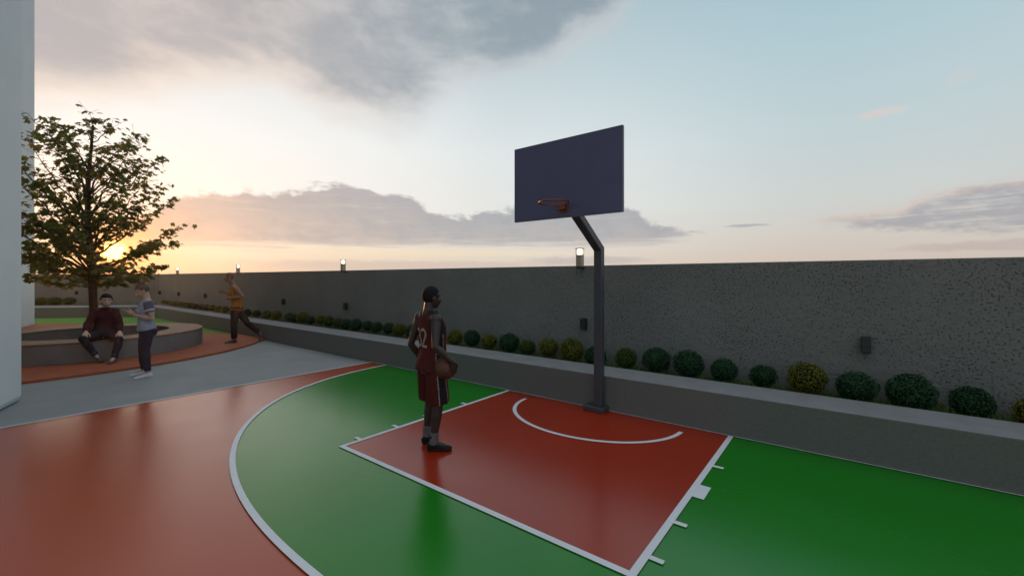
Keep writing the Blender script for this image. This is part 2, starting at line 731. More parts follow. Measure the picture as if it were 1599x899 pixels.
#  x, z, r, kind
shr = [(1.45, .511, .225, 'yellow'), (1.029, .535, .243, 'dark'), (.568, .565, .28, 'dark'), (.111, .560, .240, 'dark'), (-.354, .59, .233, 'yellow'),
       (-.819, .548, .178, 'dark'), (-1.275, .561, .19, 'dark'), (-1.738, .59, .21, 'dark'), (-2.191, .59, .20, 'dark'), (-2.657, .565, .172, 'olive'),
       (-3.167, .53, .181, 'dark'), (-3.592, .60, .2, 'yellow'), (-4.064, .59, .182, 'yellow'), (-4.518, .545, .152, 'olive'), (-4.946, .59, .188, 'dark'),
       (-5.437, .567, .16, 'yellow'), (-5.896, .595, .177, 'dark'), (-6.35, .575, .165, 'yellow'), (-7.726, .59, .165, 'dark'),
       (-8.212, .59, .168, 'yellow'), (-8.654, .59, .15, 'dark'), (-9.094, .59, .15, 'dark'), (-9.53, .59, .15, 'dark'), (-10.018, .585, .18, 'dark'),
       (-10.45, .57, .16, 'dark'), (-10.85, .58, .16, 'olive'), (-11.382, .59, .163, 'olive'), (-11.871, .60, .16, 'yellow'), (-12.35, .56, .15, 'dark'), (-12.80, .61, .192, 'yellow'),
       (-13.3, .565, .165, 'dark'), (-13.755, .575, .17, 'olive'), (-14.603, .585, .18, 'yellow'), (-15.369, .575, .17, 'olive'), (-16.1, .568, .168, 'dark'), (-16.85, .555, .165, 'dark'),
       (-19.0, .575, .17, 'olive'), (-19.7, .576, .165, 'yellow'), (-20.4, .585, .16, 'olive'), (-21.1, .574, .163, 'dark'), (-21.8, .57, .16, 'dark'), (-22.5, .565, .158, 'dark'),
       (-23.2, .57, .159, 'dark'), (-23.9, .57, .158, 'olive'), (-24.6, .573, .155, 'yellow'), (-25.3, .573, .15, 'olive'), (-26.0, .574, .15, 'yellow'),
       (-26.7, .58, .145, 'olive'), (-27.3, .585, .14, 'yellow')]
ORD = ['first', 'second', 'third', 'fourth', 'fifth', 'sixth', 'seventh', 'eighth', 'ninth', 'tenth', 'eleventh', 'twelfth', 'thirteenth',
       'fourteenth', 'fifteenth', 'sixteenth', 'seventeenth', 'eighteenth', 'nineteenth']
special = {0: 'yellow-green shrub cut off by the right edge of the photo', 2: 'largest dark green shrub in the planter, under the rightmost wall light',
           4: 'bright yellow-green shrub with dark shrubs on both sides, right of the key',
           10: 'dark green shrub half hidden behind the hoop post'}
rr = random.Random(3)
for i, (x, z, r, k) in enumerate(shr):
    o = bpy.data.objects.new('round_shrub', SH[k][i % 3])
    col.objects.link(o)
    o.location = (x, YS + rr.uniform(-.03, .03), z)
    dep = -math.sin(YAW) * x + math.cos(YAW) * YS
    r *= max(.70 if i < 20 else .86, dep / math.hypot(x, YS))
    o.scale = (r * rr.uniform(.95, 1.08), r * rr.uniform(.95, 1.08), r * rr.uniform(.94, 1.06))
    o.rotation_euler = (rr.uniform(-.1, .1), rr.uniform(-.1, .1), rr.uniform(0, 6.28))
    if i in special:
        lb = special[i]
    elif i < 10:
        lb = '%s clipped round shrub, %s to the right of the hoop post' % (SHC[k], ORD[9 - i])
    elif i < 18:
        lb = '%s clipped round shrub, %s to the left of the hoop post' % (SHC[k], ORD[i - 11])
    elif i < 36:
        lb = '%s round shrub, %s to the left of the standing player' % (SHC[k], ORD[i - 18])
    else:
        lb = '%s small round shrub, %s to the left of the running man' % (SHC[k], ORD[i - 36])
    tag(o, lb, 'shrub', 'round clipped shrubs in the planter')
# end planter
dist = {0: 'dark', 1: 'dark', 2: 'yellow', 3: 'olive', 4: 'olive'}
BL = ['dark green round shrub in the end planter, touching the white building', 'wide dark green round shrub in the end planter, second from the building',
      'yellow-green round shrub in the end planter, brightest of the five there', 'olive round shrub in the end planter, second left of the tree trunk',
      'olive round shrub in the end planter, just left of the tree trunk']
for i, (px_t, r) in enumerate(((6.15, .28), (5.62, .30), (5.0, .29), (4.40, .31), (3.75, .28))):
    p = W_c + dB * px_t - nB * .75
    o = bpy.data.objects.new('round_shrub', SH[dist[i]][i % 3])
    col.objects.link(o)
    o.location = (p.x, p.y, .60)
    o.scale = (r, r, r * .8)
    o.rotation_euler = (0, 0, i * 1.3)
    tag(o, BL[i], 'shrub', 'round clipped shrubs in the planter')

# grass between the shrubs
g = MB()
rg = random.Random(5)
for _ in range(9000):
    x = 2.0 - 14 * rg.random() ** 1.5
    y = rg.uniform(L1 + .01, WY - .02)
    hgt = rg.uniform(.05, .13)
    a = rg.uniform(0, 6.28)
    w = rg.uniform(.003, .006)
    bx, by = rg.gauss(0, .03), rg.gauss(0, .03)
    i = len(g.v)
    g.v += [(x - w * math.cos(a), y - w * math.sin(a), .355), (x + w * math.cos(a), y + w * math.sin(a), .355), (x + bx, y + by, .355 + hgt)]
    g.face((i, i + 1, i + 2))
struct(g.build('grass', M['grass'], fix=False), 'stuff')

# ------------------------------------------------------------------ tree
tree = empty('broadleaf_tree', (CB.x, CB.y, .08))
tag(tree, 'leafy broadleaf tree with a slim trunk rising from the middle of the ring bench', 'tree')
rt = random.Random(21)
tr = MB()
leafp = []


def rmax(z, az):
    """crown radius by height; a little lopsided"""
    prof = [(1.3, .6), (1.6, 1.2), (2.0, 1.85), (2.5, 2.3), (3.1, 2.5), (3.6, 2.3), (4.2, 2.05), (4.7, 1.8), (5.2, 1.45), (5.55, 1.05), (5.8, .55), (6.0, .15), (6.3, .1)]
    for (a, ra), (b_, rb) in zip(prof, prof[1:]):
        if a <= z <= b_:
            r = ra + (rb - ra) * (z - a) / (b_ - a)
            break
    else:
        r = .1
    r *= .74
    # fuller high up on the side towards the building
    r += .35 * max(0, math.cos(az - R(230))) * max(0, min(1, (z - 3.6) / 1.2))
    return r


trunk_pts, trunk_r = [], []
for k in range(25):
    z = 5.45 * k / 24
    trunk_pts.append((.05 * math.sin(z * 1.3), .05 * math.sin(z * 1.1 + 1) - .04, z))
    trunk_r.append(.088 * (1 - z / 6.0) ** .8 + .008 + (.05 * max(0, 1 - z / .25)))
tr.tube(trunk_pts, trunk_r, 12)


def tpos(z):
    k = min(23, int(z / 5.45 * 24))
    a, b_ = V(trunk_pts[k]), V(trunk_pts[k + 1])
    f = z / 5.45 * 24 - k
    return a.lerp(b_, f), trunk_r[k]


SUNDIR = V((math.sin(R(-80.9)) * math.cos(R(2.6)), math.cos(R(-80.9)) * math.cos(R(2.6)), math.sin(R(2.6))))


def sun_gap(p):
    """distance of a crown point from the line eye - sun"""
    wp = p + CB + V((0, 0, .08 - EYE))
    return (wp - SUNDIR * wp.dot(SUNDIR)).length


def limb(p, d, L, r0, depth):
    pts = [p]
    d = d.normalized()
    n = max(4, int(L / .16))
    rad = [r0]
    for k in range(n):
        wob = V((rt.gauss(0, .10), rt.gauss(0, .10), rt.gauss(0, .07)))
        lift = V((0, 0, .05 if depth == 0 else -.02))
        d = (d + wob + lift).normalized()
        pts.append(pts[-1] + d * (L / n))
        rad.append(max(.0025, r0 * (1 - (k + 1) / n * .9)))
    tr.tube(pts, rad, 7 if depth == 0 else 5)
    return pts, rad


def shoots(pts, rad, f0):
    m_ = len(pts)
    for j in range(1, m_):
        f = j / (m_ - 1)
        if f < f0:
            continue
        for sgn in (-1, 1):
            if rt.random() < .15:
                continue
            dd = (pts[j] - pts[j - 1]).normalized()
            side = dd.cross(V((0, 0, 1))).normalized() * sgn
            td = dd * rt.uniform(.5, 1.) + side * rt.uniform(.5, 1.) + V((0, 0, rt.uniform(-.15, .3)))
            tl = rt.uniform(.22, .50) * (1.15 - .45 * f)
            if sun_gap(pts[j] + td.normalized() * tl * .6) < .2:
                continue
            tp, _ = limb(pts[j], td, tl, max(.003, rad[j] * .5), 1)
            for w in tp[1:]:
                leafp.append((w, td.normalized()))
    for w in pts[-2:]:
        leafp.append((w, (pts[-1] - pts[-2]).normalized()))


def reach(p, q, r0, sag):
    """a limb from p that ends at q, bowed upward near the trunk"""
    L = (q - p).length
    n = max(5, int(L / .17))
    mid_ = p.lerp(q, .45) + V((0, 0, sag)) + V((rt.gauss(0, .07), rt.gauss(0, .07), 0)) * L * .5
    pts, rad = [], []
    for k in range(n + 1):
        u = k / n
        c = p * (1 - u) ** 2 + mid_ * 2 * u * (1 - u) + q * u * u
        if 0 < k < n:
            c += V((rt.gauss(0, .018), rt.gauss(0, .018), rt.gauss(0, .014)))
        pts.append(c)
        rad.append(max(.0028, r0 * (1 - u * .88)))
    tr.tube(pts, rad, 7)
    return pts, rad


ga = 0.
nb = 78
for k in range(nb):
    zt = 1.55 + (5.62 - 1.55) * ((k + .5) / nb) ** .98
    ga += R(137.5) + rt.uniform(-.2, .2)
    rr_ = rmax(min(6.1, zt), ga) * (rt.uniform(.84, 1.03) if k % 3 else rt.uniform(.45, .7))
    q = V((rr_ * math.cos(ga), rr_ * math.sin(ga), zt + rt.uniform(-.08, .08)))
    slope = .18 + 1.0 * max(0, min(1, (zt - 1.9) / 2.2)) + rt.uniform(-.06, .08)
    zb = max(1.32 + .25 * rt.random(), min(5.1, zt - rr_ * slope))
    p, rb = tpos(zb)
    if min(sun_gap(p.lerp(q, v_ / 10)) for v_ in range(3, 11)) < .17:
        continue
    pts, rad = reach(p, q, min(rb * .5, .010 + .011 * rr_), rt.uniform(-.10, .10) * rr_)
    shoots(pts, rad, .38)
for z in (5.3, 5.38, 5.44):
    leafp.append((V(tpos(min(z, 5.44))[0]), V((0, 0, 1))))
tr.build('trunk', M['bark'], tree, smooth=True)

LEAF = [(0, -.5), (.16, -.34), (.46, -.36), (.34, -.1), (.5, .16), (.22, .14), (0, .55), (-.22, .14), (-.5, .16), (-.34, -.1), (-.46, -.36), (-.16, -.34)]
lf = MB()
for w, td in leafp:
    kk = rt.randint(1, 3) if w.z < 3.2 else rt.randint(0, 2)
    for _ in range(kk):
        p = w + V((rt.gauss(0, .075), rt.gauss(0, .075), rt.gauss(-.02, .035)))
        s_ = rt.uniform(.10, .165)
        if sun_gap(p) < rt.uniform(.14, .30):         # a real gap in the foliage towards the low sun
            continue
        outd = V((p.x, p.y, 0))
        outd = outd.normalized() if outd.length > .05 else V((1, 0, 0))
        tip = (outd * rt.uniform(.2, 1.) + V((rt.gauss(0, .5), rt.gauss(0, .5), rt.uniform(-.9, .1)))).normalized()
        up = (V((0, 0, 1)) + V((rt.gauss(0, .35), rt.gauss(0, .35), 0)))
        sd = tip.cross(up).normalized()
        nn = sd.cross(tip).normalized()
        i = len(lf.v)
        lf.v.append(tuple(p))
        for a_, b_ in LEAF:
            lf.v.append(tuple(p + sd * a_ * s_ + tip * b_ * s_ - nn * (abs(a_) ** 1.3 * .35 + max(0, b_) * .2) * s_))
        for q in range(12):
            lf.face((i, i + 1 + q, i + 1 + (q + 1) % 12))
lf.build('crown', M['tree_leaf'], tree, fix=False)


# ------------------------------------------------------------------ people
def remesh(g, voxel, it=4, name='m'):
    me = g.mesh(name)
    bm = bmesh.new()
    bm.from_mesh(me)
    bmesh.ops.recalc_face_normals(bm, faces=bm.faces)
    bm.to_mesh(me)
    bm.free()
    o = bpy.data.objects.new(name, me)
    col.objects.link(o)
    md = o.modifiers.new('r', 'REMESH')
    md.mode = 'VOXEL'
    md.voxel_size = voxel
    if it:
        ms = o.modifiers.new('s', 'SMOOTH')
        ms.factor = .5
        ms.iterations = it
    dg = bpy.context.evaluated_depsgraph_get()
    ev = o.evaluated_get(dg)
    out = bpy.data.meshes.new_from_object(ev)
    bpy.data.objects.remove(o)
    bpy.data.meshes.remove(me)
    out.name = name
    out.materials.clear()
    return out


def folds(me, amp, freq, seed=0., stretch=(1, 1, 1)):
    off = V((seed * 7.3, seed * 3.1, seed))
    out = []
    for v, nv in zip(me.vertices, me.vertex_normals):
        c, n_ = v.co, nv.vector
        p = V((c.x * stretch[0], c.y * stretch[1], c.z * stretch[2])) * freq + off
        d = noise.noise(p) + .5 * noise.noise(p * 2.1)
        out += [c.x + n_.x * d * amp, c.y + n_.y * d * amp, c.z + n_.z * d * amp]
    me.vertices.foreach_set('co', out)
    me.update()


def paint(me, mats, fn):
    for m in mats:
        me.materials.append(m)
    me.polygons.foreach_set('material_index', [fn(p.center, p.normal) for p in me.polygons])


def part(name, me, parent, mat=None):
    if mat:
        me.materials.append(mat)
    return link(name, me, parent, smooth=True)


TORSO = [(-.16, .085, .075), (-.07, .150, .105), (.05, .168, .118), (.2, .155, .108), (.36, .136, .1), (.55, .152, .112), (.72, .168, .118),
         (.86, .160, .1), (.95, .115, .078), (1.03, .062, .060)]
TORSO_F = [(-.16, .085, .08), (-.07, .158, .118), (.05, .170, .125), (.2, .150, .108), (.36, .118, .09), (.55, .132, .1), (.72, .150, .108),
           (.86, .142, .09), (.95, .100, .07), (1.03, .05, .05)]


class Body:
    def __init__(s, S, J, female=False):
        s.S, s.J = S, {k: (V(v) if not isinstance(v, (int, float)) else v) for k, v in J.items()}
        s.tab = TORSO_F if female else TORSO
        J = s.J
        s.spine = [J['pelvis'], J.get('mid', (J['pelvis'] + J['neck']) / 2), J['neck']]
        s.lat0 = (J['hipR'] - J['hipL']).normalized()
        s.lat1 = (J['shR'] - J['shL']).normalized()

    def sp(s, t):
        a, m, c = s.spine
        k = 2 * m - .5 * (a + c)          # quadratic through the three
        if t < 0:
            return a + (k - a) * 2 * t
        if t > 1:
            return c + (c - k) * 2 * (t - 1)
        return a * (1 - t) ** 2 + k * 2 * t * (1 - t) + c * t * t

    def torso(s, g, off=0., t0=-.16, t1=1.03, tab=None, n=28, wmul=1.):
        tab = tab or s.tab
        S = s.S
        rings = []
        N = 26
        for i in range(N + 1):
            t = t0 + (t1 - t0) * i / N
            for (a, wa, da), (b_, wb, db) in zip(tab, tab[1:]):
                if a <= t <= b_ + 1e-6:
                    f = (t - a) / (b_ - a)
                    f = f * f * (3 - 2 * f) * .5 + f * .5
                    w, d = wa + (wb - wa) * f, da + (db - da) * f
                    break
            c = s.sp(t)
            tg = (s.sp(t + .02) - s.sp(t - .02)).normalized()
            f = max(0, min(1, t))
            lat = s.lat0.lerp(s.lat1, f)
            lat = (lat - tg * lat.dot(tg)).normalized()
            dep = tg.cross(lat)
            rings.append([c + lat * math.copysign(abs(math.cos(q)) ** .88, math.cos(q)) * (w * S * wmul + off)
                          + dep * math.copysign(abs(math.sin(q)) ** .88, math.sin(q)) * (d * S + off)
                          for q in [2 * math.pi * j / n for j in range(n)]])
        g.rings(rings)

    def chain(s, g, pts, rad, off=0., n=14, k0=0, k1=None, ends=True):
        g.tube(pts[k0:k1], [r * s.S + off for r in rad[k0:k1]], n, round_ends=ends)

    def arm(s, side):
        a, b_, c = s.J['sh' + side], s.J['el' + side], s.J['wr' + side]
        pts = [a, a.lerp(b_, .3), a.lerp(b_, .65), b_, b_.lerp(c, .3), b_.lerp(c, .7), c]
        return pts, [.056, .053, .045, .040, .042, .033, .027]

    def leg(s, side):
        a, b_, c = s.J['hip' + side], s.J['kn' + side], s.J['an' + side]
        f = s.J['toe' + side] - c
        f = V((f.x, f.y, 0)).normalized() if V((f.x, f.y, 0)).length > .01 else V((0, 1, 0))
        bk = (b_ - c).normalized().cross(V((0, 0, 1)))
        calf = b_.lerp(c, .3)
        pts = [a, a.lerp(b_, .25), a.lerp(b_, .6), b_, calf, b_.lerp(c, .65), c]
        return pts, [.086, .086, .071, .054, .057, .044, .037]

    def head(s, g):
        J, S = s.J, s.S
        C = J['head']
        f = J['face'].normalized()
        u = J['hup'].normalized()
        r = f.cross(u).normalized()
        u = r.cross(f)
        s.hf, s.hu, s.hr, s.hc = f, u, r, C

        def e(o, ax):
            c = C + (r * o[0] + f * o[1] + u * o[2]) * S
            g.ell(c, (r * ax[0] * S, f * ax[1] * S, u * ax[2] * S), 16)
        e((0, -.012, .025), (.075, .096, .098))
        e((0, .018, -.035), (.061, .074, .075))
        e((0, .058, -.088), (.030, .026, .024))
        e((0, .030, -.070), (.052, .055, .042))
        for q in (-1, 1):
            e((q * .078, -.008, -.012), (.012, .022, .034))
            e((q * .034, .068, -.025), (.024, .02, .02))
        e((0, .078, .030), (.052, .018, .013))
        e((0, .092, -.056), (.024, .011, .0075))
        e((0, .090, -.068), (.022, .011, .0075))
        a = C + (f * .088 + u * .012) * S
        b_ = C + (f * .112 - u * .030) * S
        g.tube([a, a.lerp(b_, .5), b_], [.009 * S, .011 * S, .015 * S], 10, round_ends=True)
        e((0, .100, -.036), (.020, .013, .010))
        g.tube([C - (u * .03 + f * .02) * S, C.lerp(J['neck'], .62) - f * .008 * S, J['neck'] - V((0, 0, .03 * S))],
               [.056 * S, .054 * S, .064 * S], 14, round_ends=True)

    def hand(s, g, side):
        J = s.J
        W = J['wr' + side]
        d = J['hd' + side].normalized()
        nrm = J['hn' + side]
        nrm = (nrm - d * nrm.dot(d)).normalized()       # palm faces this way
        curl = J.get('curl' + side, .35)
        S = s.S
        sv = d.cross(nrm).normalized() * (1 if side == 'R' else -1)   # towards the thumb
        rings = []
        for t, w, th in ((-.02, .024, .022), (.01, .030, .02), (.045, .040, .0155), (.08, .041, .0125), (.092, .034, .009)):
            c = W + d * t * S
            rings.append([c + sv * math.cos(q) * w * S + nrm * math.sin(q) * th * S for q in [2 * math.pi * j / 14 for j in range(14)]])
        g.rings(rings)
        for off, L in ((.029, .068), (.010, .078), (-.010, .073), (-.028, .056)):
            p = W + d * .078 * S + sv * off * S
            dd = (d + sv * off * 2.2).normalized()
            pts = [p]
            ang = curl * .55
            for seg, fr in enumerate((.45, .31, .24)):
                ax = (dd * math.cos(ang) + nrm * math.sin(ang)).normalized()
                pts.append(pts[-1] + ax * L * fr * S)
                ang += curl
            g.tube(pts, [.0095 * S, .0088 * S, .008 * S, .007 * S], 8, round_ends=True)
        p = W + d * .025 * S + sv * .030 * S
        t1 = p + (d * .62 + sv * .55 + nrm * .25).normalized() * .042 * S
        t2 = t1 + (d * .85 + sv * .18 + nrm * (.25 + curl * .5)).normalized() * .032 * S
        t3 = t2 + (d * .95 - sv * .05 + nrm * (.25 + curl * .7)).normalized() * .022 * S
        g.tube([W + d * .01 * S + sv * .012 * S, p, t1, t2, t3], [.014 * S, .0135 * S, .011 * S, .010 * S, .008 * S], 8, round_ends=True)

    def skin(s, voxel=.0055):
        g = MB()
        s.torso(g, -.004)
        for q in 'RL':
            p, r = s.arm(q)
            s.chain(g, p, r)
            sh = p[0]
            g.ell(sh, [a * .062 * s.S for a in (V((1, 0, 0)), V((0, 1, 0)), V((0, 0, 1)))], 14)
            # slope from the neck to the shoulder
            g.tube([s.J['neck'] - V((0, 0, .035 * s.S)), sh + V((0, 0, -.005))], [.055 * s.S, .05 * s.S], 12, round_ends=True)
            p, r = s.leg(q)
            s.chain(g, p, r)
            g.tube([s.J['an' + q], s.J['an' + q].lerp(s.J['toe' + q], .6) - V((0, 0, .0))], [.034 * s.S, .022 * s.S], 10, round_ends=True)
            s.hand(g, q)
        s.head(g)
        return remesh(g, voxel, 3, 'body')

    def eyes(s, root):
        S = s.S
        for q in (-1, 1):
            c = s.hc + (s.hr * .031 * q + s.hf * .079 + s.hu * .004) * S
            g = MB()
            g.ell(c, [s.hr * .012 * S, s.hf * .0065 * S, s.hu * .0065 * S], 12, 0)
            g.ell(c + s.hf * .004 * S, [s.hr * .006 * S, s.hf * .0040 * S, s.hu * .006 * S], 10, 1)
            g.build('eye', [M['eye'], M['iris']], root, smooth=True)
        for q in (-1, 1):
            g = MB()
            c = s.hc + (s.hr * .033 * q + s.hf * .089 + s.hu * .028) * S
            g.ell(c, [(s.hr * .019 + s.hf * -.004 * q) * S, s.hf * .004 * S, s.hu * .004 * S], 10, 0)
            g.build('eyebrow', M['hair_dark'], root, smooth=True)

    def shoe(s, side, name, parent, upper, sole, L=.27, pitch=None, high=False):
        """shoe round ankle an -> toe; foot frame from J"""
        J, S = s.J, s.S
        an, toe = J['an' + side], J['toe' + side]
        up = J.get('fup' + side, V((0, 0, 1))).normalized()
        f = toe - an
        f = (f - up * f.dot(up)).normalized()
        r = f.cross(up).normalized()
        solez = J.get('fz' + side, .085) * S           # ankle height over the sole
        heel = an - up * solez - f * .065 * S
        g = MB()

        def ring(x, w, hgt, lift=0.):
            c = heel + f * x * S
            pts = []
            for j in range(16):
                q = 2 * math.pi * j / 16
                pts.append(c + r * math.cos(q) * w * S + up * (lift + hgt * (.5 + .5 * math.sin(q))) * S)
            return pts
        g.rings([ring(-.004, .018, .05, .02), ring(.008, .032, .075, .002), ring(.04, .037, .088), ring(.09, .037, .085), ring(.13, .040, .072),
                 ring(.175, .046, .055), ring(.215, .046, .045), ring(.248, .036, .036, .002), ring(.264, .016, .022, .008)])
        g.tube([an - up * .05 * S, an + up * (.085 if high else .0) * S], [.042 * S, .040 * S], 14)
        me = remesh(g, .006, 2, name)
        for v in me.vertices:                          # flat sole
            k = (v.co - heel).dot(up)
            if k < .012 * S:
                v.co += up * (-k + (0 if k < .008 * S else 0))
        paint(me, [upper, sole], lambda c, n_: 1 if (c - heel).dot(up) < .024 * S else 0)
        part(name, me, parent)


M['eye'] = material('eye_white', (.36, .33, .31, 1), .3, .02, 20.)
M['iris'] = material('eye_iris', (.02, .012, .008, 1), .2, .02, 20.)
M['hair_dark'] = material('dark_hair', (.009, .008, .009, 1), .8, .3, 60., .5, 160, spec=.15)
M['hair_brown'] = material('brown_hair', (.075, .032, .018, 1), .6, .35, 50., .5, 140)


def skin_mats(nm, c, lip):
    return [material(nm + '_skin', c, .5, .08, 12., .05, 200), material(nm + '_lip', lip, .45, .05, 30.)]


def lip_fn(b):
    def fn(c, n_):
        q = c - b.hc
        x, y, z = q.dot(b.hr) / b.S, q.dot(b.hf) / b.S, q.dot(b.hu) / b.S
        return 1 if abs(x) < .024 and y > .085 and -.074 < z < -.050 else 0
    return fn


def hair_cap(b, voxel=.006, th=.012, back=-.05, extra=None):
    g = MB()
    C, f, u, r, S = b.hc, b.hf, b.hu, b.hr, b.S
    g.ell(C + (f * -.012 + u * .025) * S, (r * (.075 + th) * S, f * (.096 + th * .8) * S, u * (.098 + th) * S), 24)
    if extra:
        extra(g)
    me = remesh(g, voxel, 1, 'hair')
    bm = bmesh.new()
    bm.from_mesh(me)
    dead = []
    for v in bm.verts:
        q = v.co - C
        y, z, x = q.dot(f) / S, q.dot(u) / S, abs(q.dot(r)) / S
        line = .062 if y > .045 else (.062 - (.045 - y) * 1.9 if y > -.02 else max(back, -.062 + .0))
        line = max(line, back)
        if z < line and not (extra and (y < -.09 or z > .1)):
            dead.append(v)
    bmesh.ops.delete(bm, geom=dead, context='VERTS')
    bm.to_mesh(me)
    bm.free()
    return me


def person(px0, d, z0=0.):
    """root at the point under pixel column px0 at camera depth d; local X = to the right, Y = away from the viewer"""
    r = (px0 - 799.5) * d / 666.25
    x = r * math.cos(YAW) - d * math.sin(YAW)
    y = r * math.sin(YAW) + d * math.cos(YAW)
    return empty('person', (x, y, z0), YAW)


class Sight:
    """root at the point under pixel column px0 at camera depth d; local Y along the line of sight"""
    def __init__(s, px0, d, z0=0.):
        s.phi = math.atan((px0 - 799.5) / 666.25)
        s.D = d / math.cos(s.phi)
        s.z0 = z0
        r = d * math.tan(s.phi)
        s.rz = YAW - s.phi
        s.root = empty('person', (r * math.cos(YAW) - d * math.sin(YAW), r * math.sin(YAW) + d * math.cos(YAW), z0), s.rz)

    def __call__(s, px, py, a=0., z=None):
        u, v = (px - 799.5) / 666.25, (434 - py) / 666.25
        x = u * math.cos(s.phi) - math.sin(s.phi)
        y = u * math.sin(s.phi) + math.cos(s.phi)
        k = (s.D + a) / y
        return V((x * k, a, EYE - s.z0 + v * k if z is None else z))


def make_player():
    root = person(680, 4.47, .016)
    tag(root, 'tall player in maroon number 32 jersey holding a basketball at his hip', 'person')
    S = .965
    f = V((.80, .60, 0)).normalized()
    rt_ = V((f.y, -f.x, 0))                      # his right
    c = V((-.035, .0, 0))

    def P(fw, ri, z):
        return c + f * fw + rt_ * ri + V((0, 0, z))
    J = dict(pelvis=P(-.02, .0, .87), mid=P(.005, 0, 1.15), neck=P(-.045, 0, 1.432), head=P(-.005, .0, 1.578), face=f + V((0, 0, -.06)), hup=V((0, 0, 1)) + f * .05,
             hipR=P(-.01, .095, .85), hipL=P(-.01, -.095, .85), shR=P(-.05, .19, 1.365), shL=P(-.05, -.19, 1.365),
             elR=P(-.10, .275, 1.105), wrR=P(.045, .335, .955), elL=P(-.13, -.245, 1.08), wrL=P(.02, -.22, .86),
             hdR=f * .25 + V((0, 0, -.95)) - rt_ * .02, hnR=-rt_ * 1., curlR=.28,
             hdL=f * .25 + V((0, 0, -1)), hnL=rt_, curlL=.5)
    # feet: near (right) foot pointing along the image, far foot pointing away
    fr = V((.95, .12, 0)).normalized()
    flf = V((.45, .89, 0)).normalized()
    J['anR'] = V((-.012, -.055, .085)) * 1
    J['toeR'] = J['anR'] + fr * .2 - V((0, 0, .07))
    J['anL'] = V((-.125, .16, .085))
    J['toeL'] = J['anL'] + flf * .2 - V((0, 0, .07))
    J['knR'] = V((.035, -.04, .475))
    J['knL'] = V((-.085, .16, .475))
    b = Body(S, J)
    me = b.skin()
    sk = skin_mats('player', (.026, .013, .009, 1), (.034, .013, .010, 1))
    paint(me, sk, lip_fn(b))
    part('body', me, root)
    part('hair', hair_cap(b, th=.006), root, M['hair_dark'])
    b.eyes(root)
    # jersey
    mar = material('jersey_maroon', (.064, .008, .008, 1), .75, .15, 9., .25, 90, spec=.2)
    blk = material('jersey_black', (.008, .008, .011, 1), .75, .15, 9., .25, 90, spec=.2)
    wht = material('jersey_cream', (.27, .235, .17, 1), .7, .08, 9.)
    tab = [(-.20, .172, .122), (-.05, .176, .128), (.1, .172, .124), (.36, .158, .118), (.55, .162, .122), (.72, .166, .126), (.82, .152, .112), (.9, .138, .098), (.955, .118, .083), (1.0, .085, .072)]
    g = MB()
    b.torso(g, .012, -.10, .985, tab)
    for q, sgn in (('R', 1), ('L', -1)):
        a = J['neck'] + rt_ * .075 * sgn - V((0, 0, .02))
        g.tube([a, J['neck'] + rt_ * .115 * sgn - V((0, 0, .045))], [.05, .046], 10, round_ends=True)
    me = remesh(g, .0065, 4, 'jersey')
    folds(me, .007, 8., 1.3, (1.3, 1.3, .5))
    ax = J['neck'] - J['pelvis']

    def jf(cc, n_):
        q = cc - (J['pelvis'] + c * 0)
        lat = (cc - b.sp(max(0, min(1, q.dot(ax) / ax.length_squared)))).dot(rt_)
        t = q.dot(ax) / ax.length_squared
        nn = n_.dot(rt_)
        fw = (cc - b.sp(max(0, min(1, t)))).dot(f)
        if t > .60 and abs(lat) > .128 - .03 * (t - .6) / .4 and abs(nn) > .75:
            return 1
        if t <= .62 and abs(fw) < .034 and abs(nn) > .5:
            return 1
        if t <= .62 and abs(fw) < .040 and abs(nn) > .5:
            return 2
        if t > .95 and n_.z > .5:
            return 1
        return 0
    paint(me, [mar, blk, wht], jf)
    jo = part('jersey', me, root)
    # number on the back: ribbon strokes laid on the cloth
    bv = BVHTree.FromObject(jo, bpy.context.evaluated_depsgraph_get())

    def arc(cx, cy, rx, ry, a0, a1, n_=14):
        return [(cx + rx * math.cos(R(a0 + (a1 - a0) * i / n_)), cy + ry * math.sin(R(a0 + (a1 - a0) * i / n_))) for i in range(n_ + 1)]
    three = arc(0, .052, .034, .036, 150, -75) + arc(0, -.036, .038, .044, 75, -150)
    two = arc(0, .046, .036, .042, 160, -35) + [(-.036, -.078)] + [(.042, -.078)]
    gm = MB()
    for strokes, cx in ((three, -.052), (two, .050)):
        # resample
        q = []
        for a_, b_ in zip(strokes, strokes[1:]):
            m_ = max(1, int(math.hypot(b_[0] - a_[0], b_[1] - a_[1]) / .006))
            q += [(a_[0] + (b_[0] - a_[0]) * i / m_, a_[1] + (b_[1] - a_[1]) * i / m_) for i in range(m_)]
        q.append(strokes[-1])
        rows = []
        for i, (x, y) in enumerate(q):
            a_, b_ = q[max(0, i - 1)], q[min(len(q) - 1, i + 1)]
            t = V((b_[0] - a_[0], b_[1] - a_[1])).normalized()
            n2 = V((-t.y, t.x))
            row = []
            for w in (-.0115, 0, .0115):
                lx, ly = .012 + (cx + x + n2.x * w) * .95, y + n2.y * w
                org = P(-.5, 0, 1.17) + rt_ * lx + V((0, 0, ly * 1.05))
                hit = bv.ray_cast(org, f)
                hp = hit[0] if hit[0] else org + f * .37
                row.append(hp - f * .0025)
            rows.append(row)
        for r0, r1 in zip(rows, rows[1:]):
            for k in range(2):
                gm.poly([r0[k], r0[k + 1], r1[k + 1], r1[k]])
    gm.build('number', wht, jo, fix=False)
    # shorts
    g = MB()
    b.torso(g, .016, -.10, .18)
